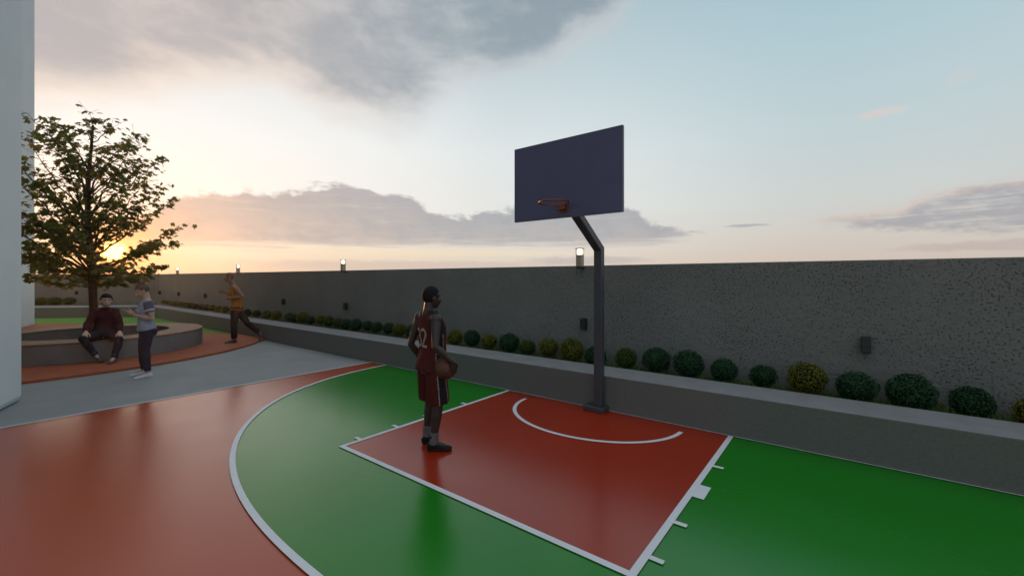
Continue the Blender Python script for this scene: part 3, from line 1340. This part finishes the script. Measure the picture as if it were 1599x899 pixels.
    for q in 'RL':
        hp, kn = J['hip' + q], J['kn' + q]
        e_ = hp.lerp(kn, .93)
        out = rt_ * (.012 if q == 'R' else -.012)
        g.tube([hp + V((0, 0, .03)), hp.lerp(kn, .3) + out, hp.lerp(kn, .65) + out, e_ + out], [.10, .112, .115, .118], 20)
    me = remesh(g, .0065, 4, 'shorts')
    folds(me, .010, 7., 4.1, (1.5, 1.5, .35))

    def sf(cc, n_):
        best = min('RL', key=lambda q: ((cc - J['hip' + q].lerp(J['kn' + q], max(0, min(1, (J['hip' + q].z - cc.z) / .37))))).length)
        hp, kn = J['hip' + best], J['kn' + best]
        q = cc - hp.lerp(kn, max(0, min(1, (hp.z - cc.z) / (hp.z - kn.z))))
        sg = 1 if best == 'R' else -1
        an = math.degrees(math.atan2(q.dot(f), q.dot(rt_) * sg))
        if cc.z > .90:
            return 0
        if abs(an - 4) < 21:
            return 1
        if abs(an - 4) < 25:
            return 2
        return 0
    paint(me, [mar, blk, wht], sf)
    part('shorts', me, root)
    sock = material('sock_grey', (.10, .095, .095, 1), .9, .2, 30., .4, 120)
    shoe = material('shoe_black', (.005, .006, .008, 1), .75, .15, 14., spec=.2)
    sole = material('shoe_black_sole', (.016, .016, .018, 1), .7, .1, 14.)
    for q in 'RL':
        g = MB()
        a_ = J['an' + q]
        up = (J['kn' + q] - a_).normalized()
        g.tube([a_ - up * .02, a_ + up * .05, a_ + up * .105], [.044, .045, .049], 14)
        me = remesh(g, .006, 2, 'sock')
        folds(me, .003, 30., 2.)
        part('sock', me, root, sock)
        b.shoe(q, 'shoe', root, shoe, sole, high=True)
    # the ball is a thing of its own
    ball = MB()
    bm = bmesh.new()
    bmesh.ops.create_icosphere(bm, subdivisions=6, radius=.115)
    me = bpy.data.meshes.new('basketball')
    bm.to_mesh(me)
    bm.free()

    def seam(cc, n_):
        p = cc / .115
        w = .028
        k = p.x * p.x + .0 - 0
        cur = abs(abs(p.x) - (.55 + .25 * p.z * p.z))
        return 1 if min(abs(p.y), abs(p.z), cur) < w else 0
    paint(me, [material('ball_leather', (.085, .026, .012, 1), .6, .15, 30., .3, 260), material('ball_seam', (.012, .01, .009, 1), .7, .1, 20.)], seam)
    bo_ = link('basketball', me, None, True)
    wc = P(.04, .222, .878)
    mw = Matrix.Translation(root.location) @ Matrix.Rotation(YAW, 4, 'Z')
    bo_.location = mw @ wc
    bo_.rotation_euler = (.4, .7, .3)
    tag(bo_, 'brown-orange basketball held against the player’s right hip', 'basketball')


def make_woman():
    Q = Sight(222, 7.79, .0)
    root = Q.root
    tag(root, 'woman with brown hair bun in grey tee looking down at her phone', 'person')
    S = 1.0
    f = V((-1, -.06, 0)).normalized()
    rt_ = V((f.y, -f.x, 0))
    J = dict(pelvis=Q(229, 514), mid=Q(227.5, 494), neck=Q(229.5, 467), head=Q(222.5, 453.5), face=f + V((0, 0, -.55)), hup=V((0, 0, 1)) + f * .55)
    J['hipR'] = J['pelvis'] + rt_ * .085 - V((0, 0, .03))
    J['hipL'] = J['pelvis'] - rt_ * .085 - V((0, 0, .03))
    J['shR'] = Q(230, 472.5) + rt_ * .165 + f * .02
    J['shL'] = Q(231, 473) - rt_ * .165
    J['elL'] = Q(236.5, 496.5) - rt_ * .20
    J['wrL'] = Q(211, 491.5) - rt_ * .07
    J['elR'] = Q(231, 496) + rt_ * .21
    J['wrR'] = Q(210, 489) + rt_ * .06
    J['hdL'] = f + V((0, 0, .35)) + rt_ * .25
    J['hnL'] = rt_ * .55 + V((0, 0, .75))
    J['hdR'] = f + V((0, 0, .30)) - rt_ * .25
    J['hnR'] = -rt_ * .55 + V((0, 0, .75))
    J['curlL'] = .45
    J['curlR'] = .45
    J['anL'] = Q(231, 580, -.15, .085)
    J['anR'] = Q(225, 572, .15, .085)
    J['knL'] = Q(227.5, 546, -.11)
    J['knR'] = Q(222, 546, .11)
    J['toeL'] = J['anL'] + V((-.2, -.03, -.07))
    J['toeR'] = J['anR'] + V((-.2, .02, -.07))
    b = Body(S, J, True)
    me = b.skin()
    sk = skin_mats('woman', (.40, .25, .19, 1), (.33, .12, .10, 1))
    paint(me, sk, lip_fn(b))
    part('body', me, root)

    def bun(g):
        c = b.hc + (-b.hf * .060 + b.hu * .132) * S
        g.ell(c, (b.hr * .046, b.hf * .045, b.hu * .042), 16)
        for a in range(7):
            t = a * .9
            g.ell(c + (b.hr * math.cos(t) + b.hf * math.sin(t)) * .025, (b.hr * .027, b.hf * .027, b.hu * .033), 10)
    me = hair_cap(b, th=.013, extra=bun)
    folds(me, .003, 45., 2., (1, 1, 1))
    part('hair', me, root, M['hair_brown'])
    b.eyes(root)
    tee = material('tee_lavender_grey', (.24, .235, .29, 1), .85, .12, 8., .25, 110, spec=.15)
    drk = material('tee_sleeve_navy', (.11, .10, .135, 1), .85, .12, 8., .25, 110, spec=.15)
    stp = material('tee_stripe', (.33, .33, .36, 1), .8, .05, 8.)
    g = MB()
    b.torso(g, .020, -.02, .97)
    lat = rt_
    for q in (-1, 1):
        g.ell(b.sp(.68) + f * .085 + lat * .06 * q, (lat * .062, f * .062, V((0, 0, .068))), 16)
    for q in 'RL':
        p, r = b.arm(q)
        a = p[0]
        g.ell(a, [V((.072, 0, 0)), V((0, .072, 0)), V((0, 0, .07))], 14)
        g.tube([a, p[0].lerp(p[3], .28), p[0].lerp(p[3], .56)], [.070, .066, .064], 16)
        g.tube([J['neck'] - V((0, 0, .05)), a], [.055, .058], 12, round_ends=True)
    me = remesh(g, .0065, 4, 'tee_shirt')
    folds(me, .007, 9., 5.3, (1.2, 1.2, .8))

    def tf(cc, n_):
        for q in 'RL':
            a, e_ = J['sh' + q], J['el' + q]
            ax = e_ - a
            t = (cc - a).dot(ax) / ax.length_squared
            dist = (cc - (a + ax * t)).length
            if -.12 < t < .62 and dist < .085:
                if .36 < t < .47:
                    return 2
                return 1
        return 0
    paint(me, [tee, drk, stp], tf)
    part('tee_shirt', me, root)
    g = MB()
    b.torso(g, .008, -.16, .2)
    for q, sg in (('R', 1), ('L', -1)):
        g.ell(J['pelvis'] - f * .065 + rt_ * .068 * sg - V((0, 0, .045)), (rt_ * .082, f * .085, V((0, 0, .095))), 16)
        p, r = b.leg(q)
        g.tube(p[:6] + [p[5].lerp(p[6], .75)], [.092, .096, .080, .062, .066, .054, .048], 18)
    me = remesh(g, .0065, 4, 'trousers')
    folds(me, .006, 9., 8.1, (1, 1, .8))
    part('trousers', me, root, material('trousers_aubergine', (.030, .024, .038, 1), .85, .2, 8., .25, 120, spec=.15))
    shoe = material('sneaker_white', (.50, .52, .56, 1), .6, .08, 14.)
    sole = material('sneaker_sole', (.60, .62, .66, 1), .6, .05, 14.)
    for q in 'RL':
        b.shoe(q, 'sneaker', root, shoe, sole)
    # phone
    mw = Matrix.Translation(root.location) @ Matrix.Rotation(Q.rz, 4, 'Z')
    pc = (J['wrL'] + J['wrR']) / 2 + f * .115 + V((0, 0, .062))
    ph = empty('mobile_phone', mw @ pc)
    tag(ph, 'thin pale mobile phone held in both hands by the standing woman', 'phone')
    up = (V((0, 0, .55)) + f * .83).normalized()
    nn = (V((0, 0, .83)) - f * .55).normalized()
    wx = up.cross(nn).normalized()
    m3 = Matrix.Rotation(Q.rz, 3, 'Z') @ Matrix((wx, up, nn)).transposed()
    g = MB()
    g.box((0, 0, 0), (.072, .15, .008), mat=m3)
    g.build('phone_case', material('phone_case', (.35, .33, .33, 1), .4, .05, 10.), ph, bevel=.003)
    g = MB()
    g.box(m3 @ V((0, 0, .0048)), (.066, .142, .0012), mat=m3)
    g.build('phone_screen', material('phone_glass', (.02, .025, .03, 1), .1, .05, 10.), ph)


def make_seated():
    Q = Sight(163, 9.2, .05)
    root = Q.root
    tag(root, 'smiling man in dark maroon sweater and jeans sitting on the ring bench', 'person')
    S = 1.10
    f = V((.08, -1, 0)).normalized()
    rt_ = V((f.y, -f.x, 0))
    J = dict(pelvis=V((0, -.04, .555)), mid=V((.01, .03, .83)), neck=Q(165, 480.5, -.04), head=Q(166, 469.5, -.09), face=V((.10, -1, -.02)), hup=V((0, 0, 1)))
    J['hipR'] = V((-.11, -.08, .53))
    J['hipL'] = V((.11, -.08, .53))
    J['shR'] = Q(150, 486, -.02)
    J['shL'] = Q(180, 486, -.02)
    J['elR'] = Q(135.5, 507, -.12)
    J['elL'] = Q(187.5, 507, -.12)
    J['wrR'] = Q(134, 518.5, -.38)
    J['wrL'] = Q(187.0, 518.5, -.38)
    J['hdR'] = V((-.12, -.75, -.55))
    J['hnR'] = V((.1, .35, -1))
    J['hdL'] = V((.10, -.75, -.55))
    J['hnL'] = V((-.1, .35, -1))
    J['curlR'] = J['curlL'] = .42
    J['knR'] = Q(129.5, 529, -.46)
    J['knL'] = Q(186, 530, -.47)
    J['anR'] = Q(148, 554, -.40)
    J['anL'] = Q(178, 560, -.62)
    J['toeR'] = J['anR'] + V((.12, -.10, -.14))
    J['toeL'] = J['anL'] + V((-.07, -.19, -.07))
    J['fupR'] = V((-.35, -.55, .8))
    J['anR'].z = max(J['anR'].z, .17)
    J['anL'].z = .085 * S
    J['toeL'].z = .02
    b = Body(S, J)
    me = b.skin()
    sk = skin_mats('seated_man', (.42, .27, .22, 1), (.34, .13, .11, 1))
    teeth = material('teeth', (.7, .68, .63, 1), .4, .02, 20.)

    def ff(c, n_):
        q = c - b.hc
        x, y, z = q.dot(b.hr) / b.S, q.dot(b.hf) / b.S, q.dot(b.hu) / b.S
        if abs(x) < .026 and y > .08 and -.066 < z - x * x * 10 < -.057:
            return 2
        if abs(x) < .030 and y > .08 and -.073 < z - x * x * 10 < -.050:
            return 1
        return 0
    paint(me, sk + [teeth], ff)
    part('body', me, root)
    me = hair_cap(b, th=.020)
    folds(me, .005, 35., 2.)
    part('hair', me, root, M['hair_dark'])
    # short beard along the jaw
    g = MB()
    for x in range(-6, 7):
        t = x / 6
        c = b.hc + (b.hr * .060 * math.sin(t * 1.45) + b.hf * (.082 * math.cos(t * 1.35) - .004) + b.hu * (-.088 + .055 * abs(t) ** 2)) * S
        g.ell(c, [b.hr * .018 * S, b.hf * .012 * S, b.hu * .018 * S], 10)
    me = remesh(g, .006, 2, 'beard')
    part('beard', me, root, material('beard_hair', (.19, .115, .09, 1), .8, .3, 80., .3, 160))
    b.eyes(root)
    knit = material('sweater_maroon', (.036, .010, .018, 1), .9, .15, 10., .4, 140, spec=.1)
    g = MB()
    b.torso(g, .018, .0, .985)
    for q in 'RL':
        p, r = b.arm(q)
        g.ell(p[0], [V((.080, 0, 0)), V((0, .078, 0)), V((0, 0, .078))], 14)
        g.tube(p[:6] + [p[5].lerp(p[6], .75)], [.078, .076, .068, .062, .058, .050, .045], 16)
        g.tube([J['neck'] - V((0, 0, .06)), p[0]], [.075, .068], 12, round_ends=True)
    g.tube([J['neck'] - V((0, 0, .06)), J['neck'] + V((0, 0, .012))], [.083, .074], 16)
    me = remesh(g, .0075, 4, 'sweater')
    folds(me, .009, 9., 9.3)
    part('sweater', me, root, knit)
    g = MB()
    b.torso(g, .022, -.16, .14)
    for q in 'RL':
        p, r = b.leg(q)
        g.tube(p[:6] + [p[5].lerp(p[6], .98)], [.112, .110, .090, .072, .072, .060, .058], 18, round_ends=False)
        g.ell(p[0], [V((.11, 0, 0)), V((0, .11, 0)), V((0, 0, .10))], 14)
        g.ell(p[3], [V((.074, 0, 0)), V((0, .074, 0)), V((0, 0, .074))], 14)
    me = remesh(g, .0075, 4, 'jeans')
    folds(me, .008, 9., 3.9)
    part('jeans', me, root, material('jeans_charcoal', (.022, .020, .027, 1), .9, .25, 9., .3, 160, spec=.1))
    shoe = material('boot_grey', (.045, .042, .045, 1), .6, .2, 14.)
    sole = material('boot_sole', (.10, .085, .08, 1), .8, .2, 14.)
    for q in 'RL':
        b.shoe(q, 'boot', root, shoe, sole, high=True)


def make_runner():
    Q = Sight(363, 11.58, .05)
    root = Q.root
    tag(root, 'bald man in mustard tank top and dark trousers jogging past the bench', 'person')
    S = 1.10
    f = V((-1, .0, 0))
    rt_ = V((0, 1, 0))            # his right is away from the viewer
    J = dict(pelvis=Q(369.5, 482), mid=Q(369.5, 466), neck=Q(363.5, 446), head=Q(358.0, 433.2), face=V((-1, 0, -.12)), hup=V((-.2, 0, 1)))
    J['hipR'] = J['pelvis'] + rt_ * .095 + V((.02, 0, -.03))
    J['hipL'] = J['pelvis'] - rt_ * .095 + V((-.03, 0, -.03))
    J['shL'] = Q(369, 451.5, -.2)
    J['shR'] = Q(362.5, 451, .2)
    J['elL'] = Q(380, 457.5, -.27)
    J['elL'].z -= .10
    J['wrL'] = Q(361.5, 465, -.20)
    J['elR'] = Q(362, 463.5, .27)
    J['wrR'] = Q(350.5, 456.5, .20)
    J['hdL'] = V((-1, .25, -.15))
    J['hnL'] = V((-.2, 1, -.2))
    J['hdR'] = V((-1, -.1, .15))
    J['hnR'] = V((-.1, -1, 0))
    J['curlL'] = J['curlR'] = .85
    J['knL'] = Q(365.5, 508, -.10)
    J['anL'] = Q(365.5, 529, -.09)
    J['anL'].z = .085 * S
    J['toeL'] = J['anL'] + V((-.21, 0, -.07))
    J['knR'] = Q(386.5, 504.5, .09)
    J['anR'] = Q(405, 519, .10)
    J['fupR'] = V((.92, 0, .38))
    J['toeR'] = J['anR'] + V((.03, 0, -.21))
    b = Body(S, J)
    me = b.skin()
    sk = skin_mats('runner', (.17, .085, .055, 1), (.14, .06, .045, 1))
    paint(me, sk, lip_fn(b))
    part('body', me, root)
    part('hair', hair_cap(b, th=.002), root, material('stubble', (.055, .035, .028, 1), .7, .2, 60.))
    b.eyes(root)
    tank = material('tank_mustard', (.27, .095, .012, 1), .8, .15, 9., .25, 110, spec=.15)
    tab = [(-.2, .16, .115), (.1, .16, .115), (.36, .145, .108), (.55, .155, .114), (.72, .158, .118), (.82, .142, .104), (.9, .125, .09), (.955, .106, .076), (1.0, .08, .066)]
    g = MB()
    b.torso(g, .014, -.09, .97, tab)
    me = remesh(g, .007, 4, 'tank_top')
    folds(me, .007, 9., 2.3)
    part('tank_top', me, root, tank)
    g = MB()
    b.torso(g, .012, -.15, .12)
    for q in 'RL':
        p, r = b.leg(q)
        g.tube(p[:6] + [p[5].lerp(p[6], .8)], [.108, .108, .092, .078, .080, .074, .074], 18)
        g.ell(p[3], [V((.08, 0, 0)), V((0, .078, 0)), V((0, 0, .08))], 14)
    me = remesh(g, .0075, 4, 'trousers')
    folds(me, .009, 8., 6.7, (1, 1, .7))
    part('trousers', me, root, material('trousers_black', (.014, .014, .018, 1), .85, .2, 9., .25, 120, spec=.15))
    shoe = material('runner_shoe', (.014, .013, .014, 1), .5, .15, 14.)
    sole = material('runner_sole', (.16, .13, .13, 1), .7, .1, 14.)
    for q in 'RL':
        b.shoe(q, 'shoe', root, shoe, sole)


make_player()
make_woman()
make_seated()
make_runner()

# ------------------------------------------------------------------ thin haze volume, added for a glow round the sun
hz = MB()
hz.box((0, 0, 8.5), (124, 124, 19))
ho = hz.build('haze', bpy.data.materials.new('sun_glow_haze'))
hm = ho.data.materials[0]
hm.use_nodes = True
hm.node_tree.nodes.clear()
_t = NT(hm.node_tree)
pv = _t.n('ShaderNodeVolumePrincipled')
pv.inputs['Color'].default_value = (.9, .86, .82, 1)
pv.inputs['Density'].default_value = .0006
pv.inputs['Anisotropy'].default_value = .92
_t.put(_t.n('ShaderNodeOutputMaterial').inputs['Volume'], pv.outputs[0])
struct(ho, 'stuff')

# ------------------------------------------------------------------ light and sky
SUN_AZ, SUN_EL = R(-80.9), R(2.6)
sd = V((math.sin(SUN_AZ) * math.cos(SUN_EL), math.cos(SUN_AZ) * math.cos(SUN_EL), math.sin(SUN_EL)))
sl = bpy.data.lights.new('sun', 'SUN')
sl.energy = 2.5
sl.angle = R(.6)
sl.color = (1, .46, .16)
so = bpy.data.objects.new('sun', sl)
col.objects.link(so)
so.rotation_euler = (-sd).to_track_quat('-Z', 'Y').to_euler()

w = bpy.data.worlds.new('World')
sc.world = w
w.use_nodes = True
nt = w.node_tree
nt.nodes.clear()
t = NT(nt)
dirv = t.n('ShaderNodeTexCoord').outputs['Generated']
nrm = t.n('ShaderNodeVectorMath', operation='NORMALIZE')
t.put(nrm.inputs[0], dirv)
dv = nrm.outputs[0]
sep = t.n('ShaderNodeSeparateXYZ')
t.put(sep.inputs[0], dv)
X, Y, Z = sep.outputs
el = t.math('MULTIPLY', t.math('ARCSINE', Z), 57.2958)
az = t.math('MULTIPLY', t.math('ARCTAN2', X, Y), 57.2958)
dot = t.n('ShaderNodeVectorMath', operation='DOT_PRODUCT')
t.put(dot.inputs[0], dv)
dot.inputs[1].default_value = sd
cg = dot.outputs['Value']
hl = t.math('SQRT', t.math('ADD', t.math('MULTIPLY', X, X), t.math('ADD', t.math('MULTIPLY', Y, Y), 1e-6)))
ca = t.math('DIVIDE', t.math('ADD', t.math('MULTIPLY', X, math.sin(SUN_AZ)), t.math('MULTIPLY', Y, math.cos(SUN_AZ))), hl)  # cos of azimuth from the sun

en = t.math('DIVIDE', el, 90., clamp=True)


def st(*q):
    return [(e / 90, lin(*c)) for e, c in q]


near = t.ramp(en, st((0, (214, 190, 172)), (1.5, (228, 208, 184)), (4, (245, 230, 210)), (9, (250, 244, 236)), (16, (246, 245, 242)), (24, (232, 234, 234)), (34, (205, 212, 216)), (90, (150, 175, 196))))
mid = t.ramp(en, st((0, (208, 188, 176)), (1.5, (222, 206, 190)), (4, (226, 218, 208)), (9, (228, 229, 226)), (16, (222, 229, 230)), (24, (200, 214, 219)), (34, (172, 194, 203)), (55, (206, 220, 228)), (90, (214, 226, 232))))
side = t.ramp(en, st((0, (196, 178, 168)), (1.5, (208, 192, 180)), (5, (208, 203, 196)), (9, (204, 209, 207)), (16, (192, 208, 212)), (24, (177, 202, 210)), (34, (160, 190, 203)), (55, (206, 220, 228)), (90, (214, 226, 232))))
back = t.ramp(en, st((0, (180, 176, 178)), (8, (186, 190, 196)), (25, (190, 204, 214)), (55, (206, 220, 228)), (90, (214, 226, 232))))
f1 = t.smooth(ca, 1.0, .72)       # 0 at the sun .. 1 at 44 deg
f2 = t.smooth(ca, .72, .12)
f3 = t.smooth(ca, .05, -.55)
sky = t.mix(f1, near, mid)
sky = t.mix(f2, sky, side)
sky = t.mix(f3, sky, back)

# cloud layers, placed by azimuth and elevation
cv = t.n('ShaderNodeCombineXYZ')
t.put(cv.inputs[0], t.math('MULTIPLY', az, .05))
t.put(cv.inputs[1], t.math('MULTIPLY', el, .11))
cv = cv.outputs[0]
nA = t.noise(cv, 1.0, 6., .55, .4)
nB_ = t.noise(cv, 3.2, 6., .6, .3)
nC = t.noise(cv, 9., 5., .6, .2)
wA = t.math('MULTIPLY', t.math('SUBTRACT', nA, .5), 7.)
wB = t.math('MULTIPLY', t.math('SUBTRACT', nB_, .5), 3.0)
wC = t.math('MULTIPLY', t.math('SUBTRACT', nC, .5), 1.5)
nD = t.noise(cv, 24., 4., .6, .2)
wD = t.math('MULTIPLY', t.math('SUBTRACT', nD, .5), .9)
sv = t.n('ShaderNodeCombineXYZ')
t.put(sv.inputs[0], t.math('MULTIPLY', az, .06))
t.put(sv.inputs[1], t.math('MULTIPLY', el, .9))
nS = t.noise(sv.outputs[0], 1.6, 5., .6, .3)
lo_only = t.smooth(t.math('ABSOLUTE', az), 120., 95.)

# upper bank
D1 = [(-100, 15), (-86.2, 16.6), (-82.2, 18.1), (-77.4, 19.5), (-73.1, 21.2), (-67.5, 22.3), (-63.5, 21.4), (-59.9, 20.2), (-54.6, 20.2), (-50.5, 21.0),
      (-48.1, 22.8), (-44.7, 24.7), (-39.6, 25.9), (-35.3, 26.9), (-29.3, 29), (-24.3, 31), (-21.1, 34), (-14, 44)]
b1 = t.curve(az, -100, -14, 0, 50, D1)
e1_ = t.math('ADD', el, t.math('ADD', wA, wB))
d1 = t.smooth(t.math('SUBTRACT', e1_, b1), -3.6, 3.2)
d1 = t.math('MULTIPLY', d1, t.smooth(t.math('ADD', t.math('MULTIPLY', nA, .5), t.math('MULTIPLY', nB_, .5)), .68, .40, .80, 1.))
d1 = t.math('MULTIPLY', d1, t.smooth(el, 75., 45.))
d1 = t.math('MULTIPLY', d1, t.smooth(az, -12., -26.))
tex1 = t.smooth(t.math('ADD', t.math('MULTIPLY', nA, .55), t.math('MULTIPLY', nB_, .45)), .36, .60)
c1 = t.mix(t.smooth(az, -80., -40.), lin(206, 194, 189), lin(178, 187, 192))
c1d = t.mix(t.smooth(az, -80., -40.), lin(168, 161, 163), lin(134, 147, 158))
c1 = t.mix(tex1, c1, c1d)
# lit lower fringe
fr = t.smooth(t.math('SUBTRACT', e1_, b1), 3.4, -.8)
c1 = t.mix(t.math('MULTIPLY', fr, .85), c1, t.mix(t.smooth(az, -75., -45.), lin(246, 218, 194), lin(208, 206, 207)))
sky = t.mix(t.math('MULTIPLY', d1, .92), sky, c1)

# middle bank
D2t = [(-88, 5.2), (-80.8, 6.2), (-77.9, 7.5), (-75.3, 8.9), (-72.5, 9.3), (-70.6, 9.5), (-70.1, 10.1), (-66.2, 10.7), (-62.1, 11.3), (-57.7, 11.3), (-54.6, 11.1), (-51.3, 10.7),
       (-49.7, 9.3), (-47.2, 8.6), (-43.8, 8.2), (-42.6, 8.8), (-38.7, 9.2), (-35.3, 9.7), (-29.3, 9.4), (-22.7, 9.2), (-20.3, 7.5), (-17.3, 6.6), (-14, 5.55), (-12.5, 4.8), (-9, 3)]
D2b = [(-88, 3.2), (-74.7, 3.3), (-62.1, 3.75), (-46.4, 4.15), (-21.1, 4.2), (-16.5, 4.7), (-12.5, 5.1), (-9, 5.5)]
tp = t.curve(az, -88, -9, 0, 14, D2t)
bt = t.curve(az, -88, -9, 0, 14, D2b)
e2_ = t.math('ADD', el, t.math('ADD', t.math('MULTIPLY', wB, 1.15), t.math('ADD', t.math('MULTIPLY', wC, 1.3), wD)))
d2 = t.math('MULTIPLY', t.smooth(t.math('SUBTRACT', tp, e2_), -.15, .75),
            t.smooth(t.math('SUBTRACT', t.math('ADD', el, t.math('MULTIPLY', t.math('SUBTRACT', nS, .5), 2.6)), bt), -.6, 1.2))
d2 = t.math('MULTIPLY', d2, lo_only)
d2 = t.math('MULTIPLY', d2, t.smooth(az, -90., -79., .35, 1.))
hgt2 = t.math('DIVIDE', t.math('SUBTRACT', el, bt), t.math('MAXIMUM', t.math('SUBTRACT', tp, bt), .4), clamp=True)
c2 = t.mix(hgt2, t.mix(t.smooth(az, -80., -40.), lin(206, 186, 176), lin(184, 178, 178)), t.mix(t.smooth(az, -80., -40.), lin(184, 172, 170), lin(166, 168, 174)))
c2 = t.mix(t.math('MULTIPLY', t.smooth(nS, .52, .72), .55), c2, t.mix(t.smooth(az, -80., -40.), lin(222, 200, 184), lin(196, 190, 190)))
c2 = t.mix(t.math('MULTIPLY', t.smooth(t.math('ADD', t.math('MULTIPLY', nB_, .5), t.math('MULTIPLY', nC, .5)), .42, .62), .6), c2, t.mix(t.smooth(az, -80., -40.), lin(176, 166, 166), lin(158, 162, 170)))
sky = t.mix(t.math('MULTIPLY', d2, .93), sky, c2)

# right bank
D3t = [(-6, 5.6), (-4.1, 6.0), (-1, 6.8), (4.1, 6.9), (5.5, 7.8), (7.7, 8.6), (9.4, 8.9), (10.9, 9.05), (12.3, 8.85), (20, 8.4), (40, 7.5)]
D3b = [(-6, 6.6), (-4.1, 6.35), (-1.5, 5.8), (1.7, 5.0), (6.4, 4.4), (12.3, 4.0), (40, 3.5)]
tp = t.curve(az, -6, 40, 0, 14, D3t)
bt = t.curve(az, -6, 40, 0, 14, D3b)
e3_ = t.math('ADD', el, t.math('ADD', t.math('MULTIPLY', wB, .7), t.math('ADD', wC, wD)))
d3 = t.math('MULTIPLY', t.smooth(t.math('SUBTRACT', tp, e3_), -.3, .9), t.smooth(t.math('SUBTRACT', e3_, bt), -.4, .7))
d3 = t.math('MULTIPLY', d3, t.smooth(az, -6.5, -2.))
d3 = t.math('MULTIPLY', d3, t.smooth(az, 70., 40.))
thin = t.smooth(t.math('ADD', t.math('MULTIPLY', nS, .6), t.math('MULTIPLY', nC, .4)), .38, .56)
hg = t.math('DIVIDE', t.math('SUBTRACT', tp, e3_), 2.4, clamp=True)
c3 = t.mix(t.smooth(t.math('ADD', hg, t.math('MULTIPLY', wB, .25)), .05, .6), lin(214, 193, 184), lin(166, 165, 171))
sky = t.mix(t.math('MULTIPLY', t.math('MULTIPLY', d3, t.math('ADD', .25, t.math('MULTIPLY', thin, .75))), .9), sky, c3)


def streak(sky, a0, e0, sa, se, colr, k, warp=wC):
    u = t.math('DIVIDE', t.math('SUBTRACT', az, a0), sa)
    v = t.math('DIVIDE', t.math('SUBTRACT', t.math('ADD', el, t.math('MULTIPLY', warp, .5)), e0), se)
    q = t.math('ADD', t.math('MULTIPLY', u, u), t.math('MULTIPLY', v, v))
    return t.mix(t.math('MULTIPLY', t.smooth(q, 1.2, .1), k), sky, colr)


sky = streak(sky, -9.0, 6.15, 2.6, .22, lin(168, 170, 178), .8)
sky = streak(sky, 3.0, 16.3, 2.4, .45, lin(220, 205, 200), .6)
sky = streak(sky, 8.6, 18.0, 1.2, .8, lin(208, 205, 205), .35)
sky = streak(sky, -27, 9.75, 4.2, .42, lin(170, 172, 180), .75)
sky = streak(sky, 11, 2.9, 8, .55, lin(186, 172, 170), .6)
sky = streak(sky, -50, 1.6, 26, .8, lin(206, 192, 184), .75)
sky = streak(sky, -28, 2.3, 9, .65, lin(182, 176, 178), .6)
sky = streak(sky, -48, 3.3, 22, .5, lin(240, 222, 190), .5)

# the sun's disc and the glow round it
gam = t.math('MULTIPLY', t.math('ARCCOSINE', t.math('MINIMUM', cg, .999999)), 57.2958)
glow1 = t.math('POWER', 2.71828, t.math('DIVIDE', gam, -2.2))
glow2 = t.math('POWER', 2.71828, t.math('DIVIDE', gam, -7.))
disc = t.smooth(gam, 1.15, .55)


def addc(a, b_):
    return t.mix(1., a, b_, 'ADD')


def scale(colr, f):
    nd = t.n('ShaderNodeVectorMath', operation='SCALE')
    nd.inputs[0].default_value = colr[:3]
    t.put(nd.inputs['Scale'], f)
    return nd.outputs[0]


sky = t.mix(t.math('POWER', 2.71828, t.math('DIVIDE', gam, -2.6)), sky, (1.7, .58, .05, 1))
sky = addc(sky, scale((.10, .055, .015), glow2))
sky = addc(sky, scale((7, 3.4, .7), disc))
# below the horizon
sky = t.mix(t.smooth(el, -.2, -2.), sky, (.10, .10, .10, 1))

bg = t.n('ShaderNodeBackground')
t.put(bg.inputs[0], sky)
bg.inputs[1].default_value = 1.0
ns = t.n('ShaderNodeTexSky', sky_type='NISHITA')
ns.sun_disc = False
ns.sun_elevation = SUN_EL
ns.sun_rotation = SUN_AZ
bg2 = t.n('ShaderNodeBackground')
t.put(bg2.inputs[0], ns.outputs[0])
bg2.inputs[1].default_value = .008
ad = t.n('ShaderNodeAddShader')
t.put(ad.inputs[0], bg.outputs[0])
t.put(ad.inputs[1], bg2.outputs[0])
ow = t.n('ShaderNodeOutputWorld')
t.put(ow.inputs[0], ad.outputs[0])
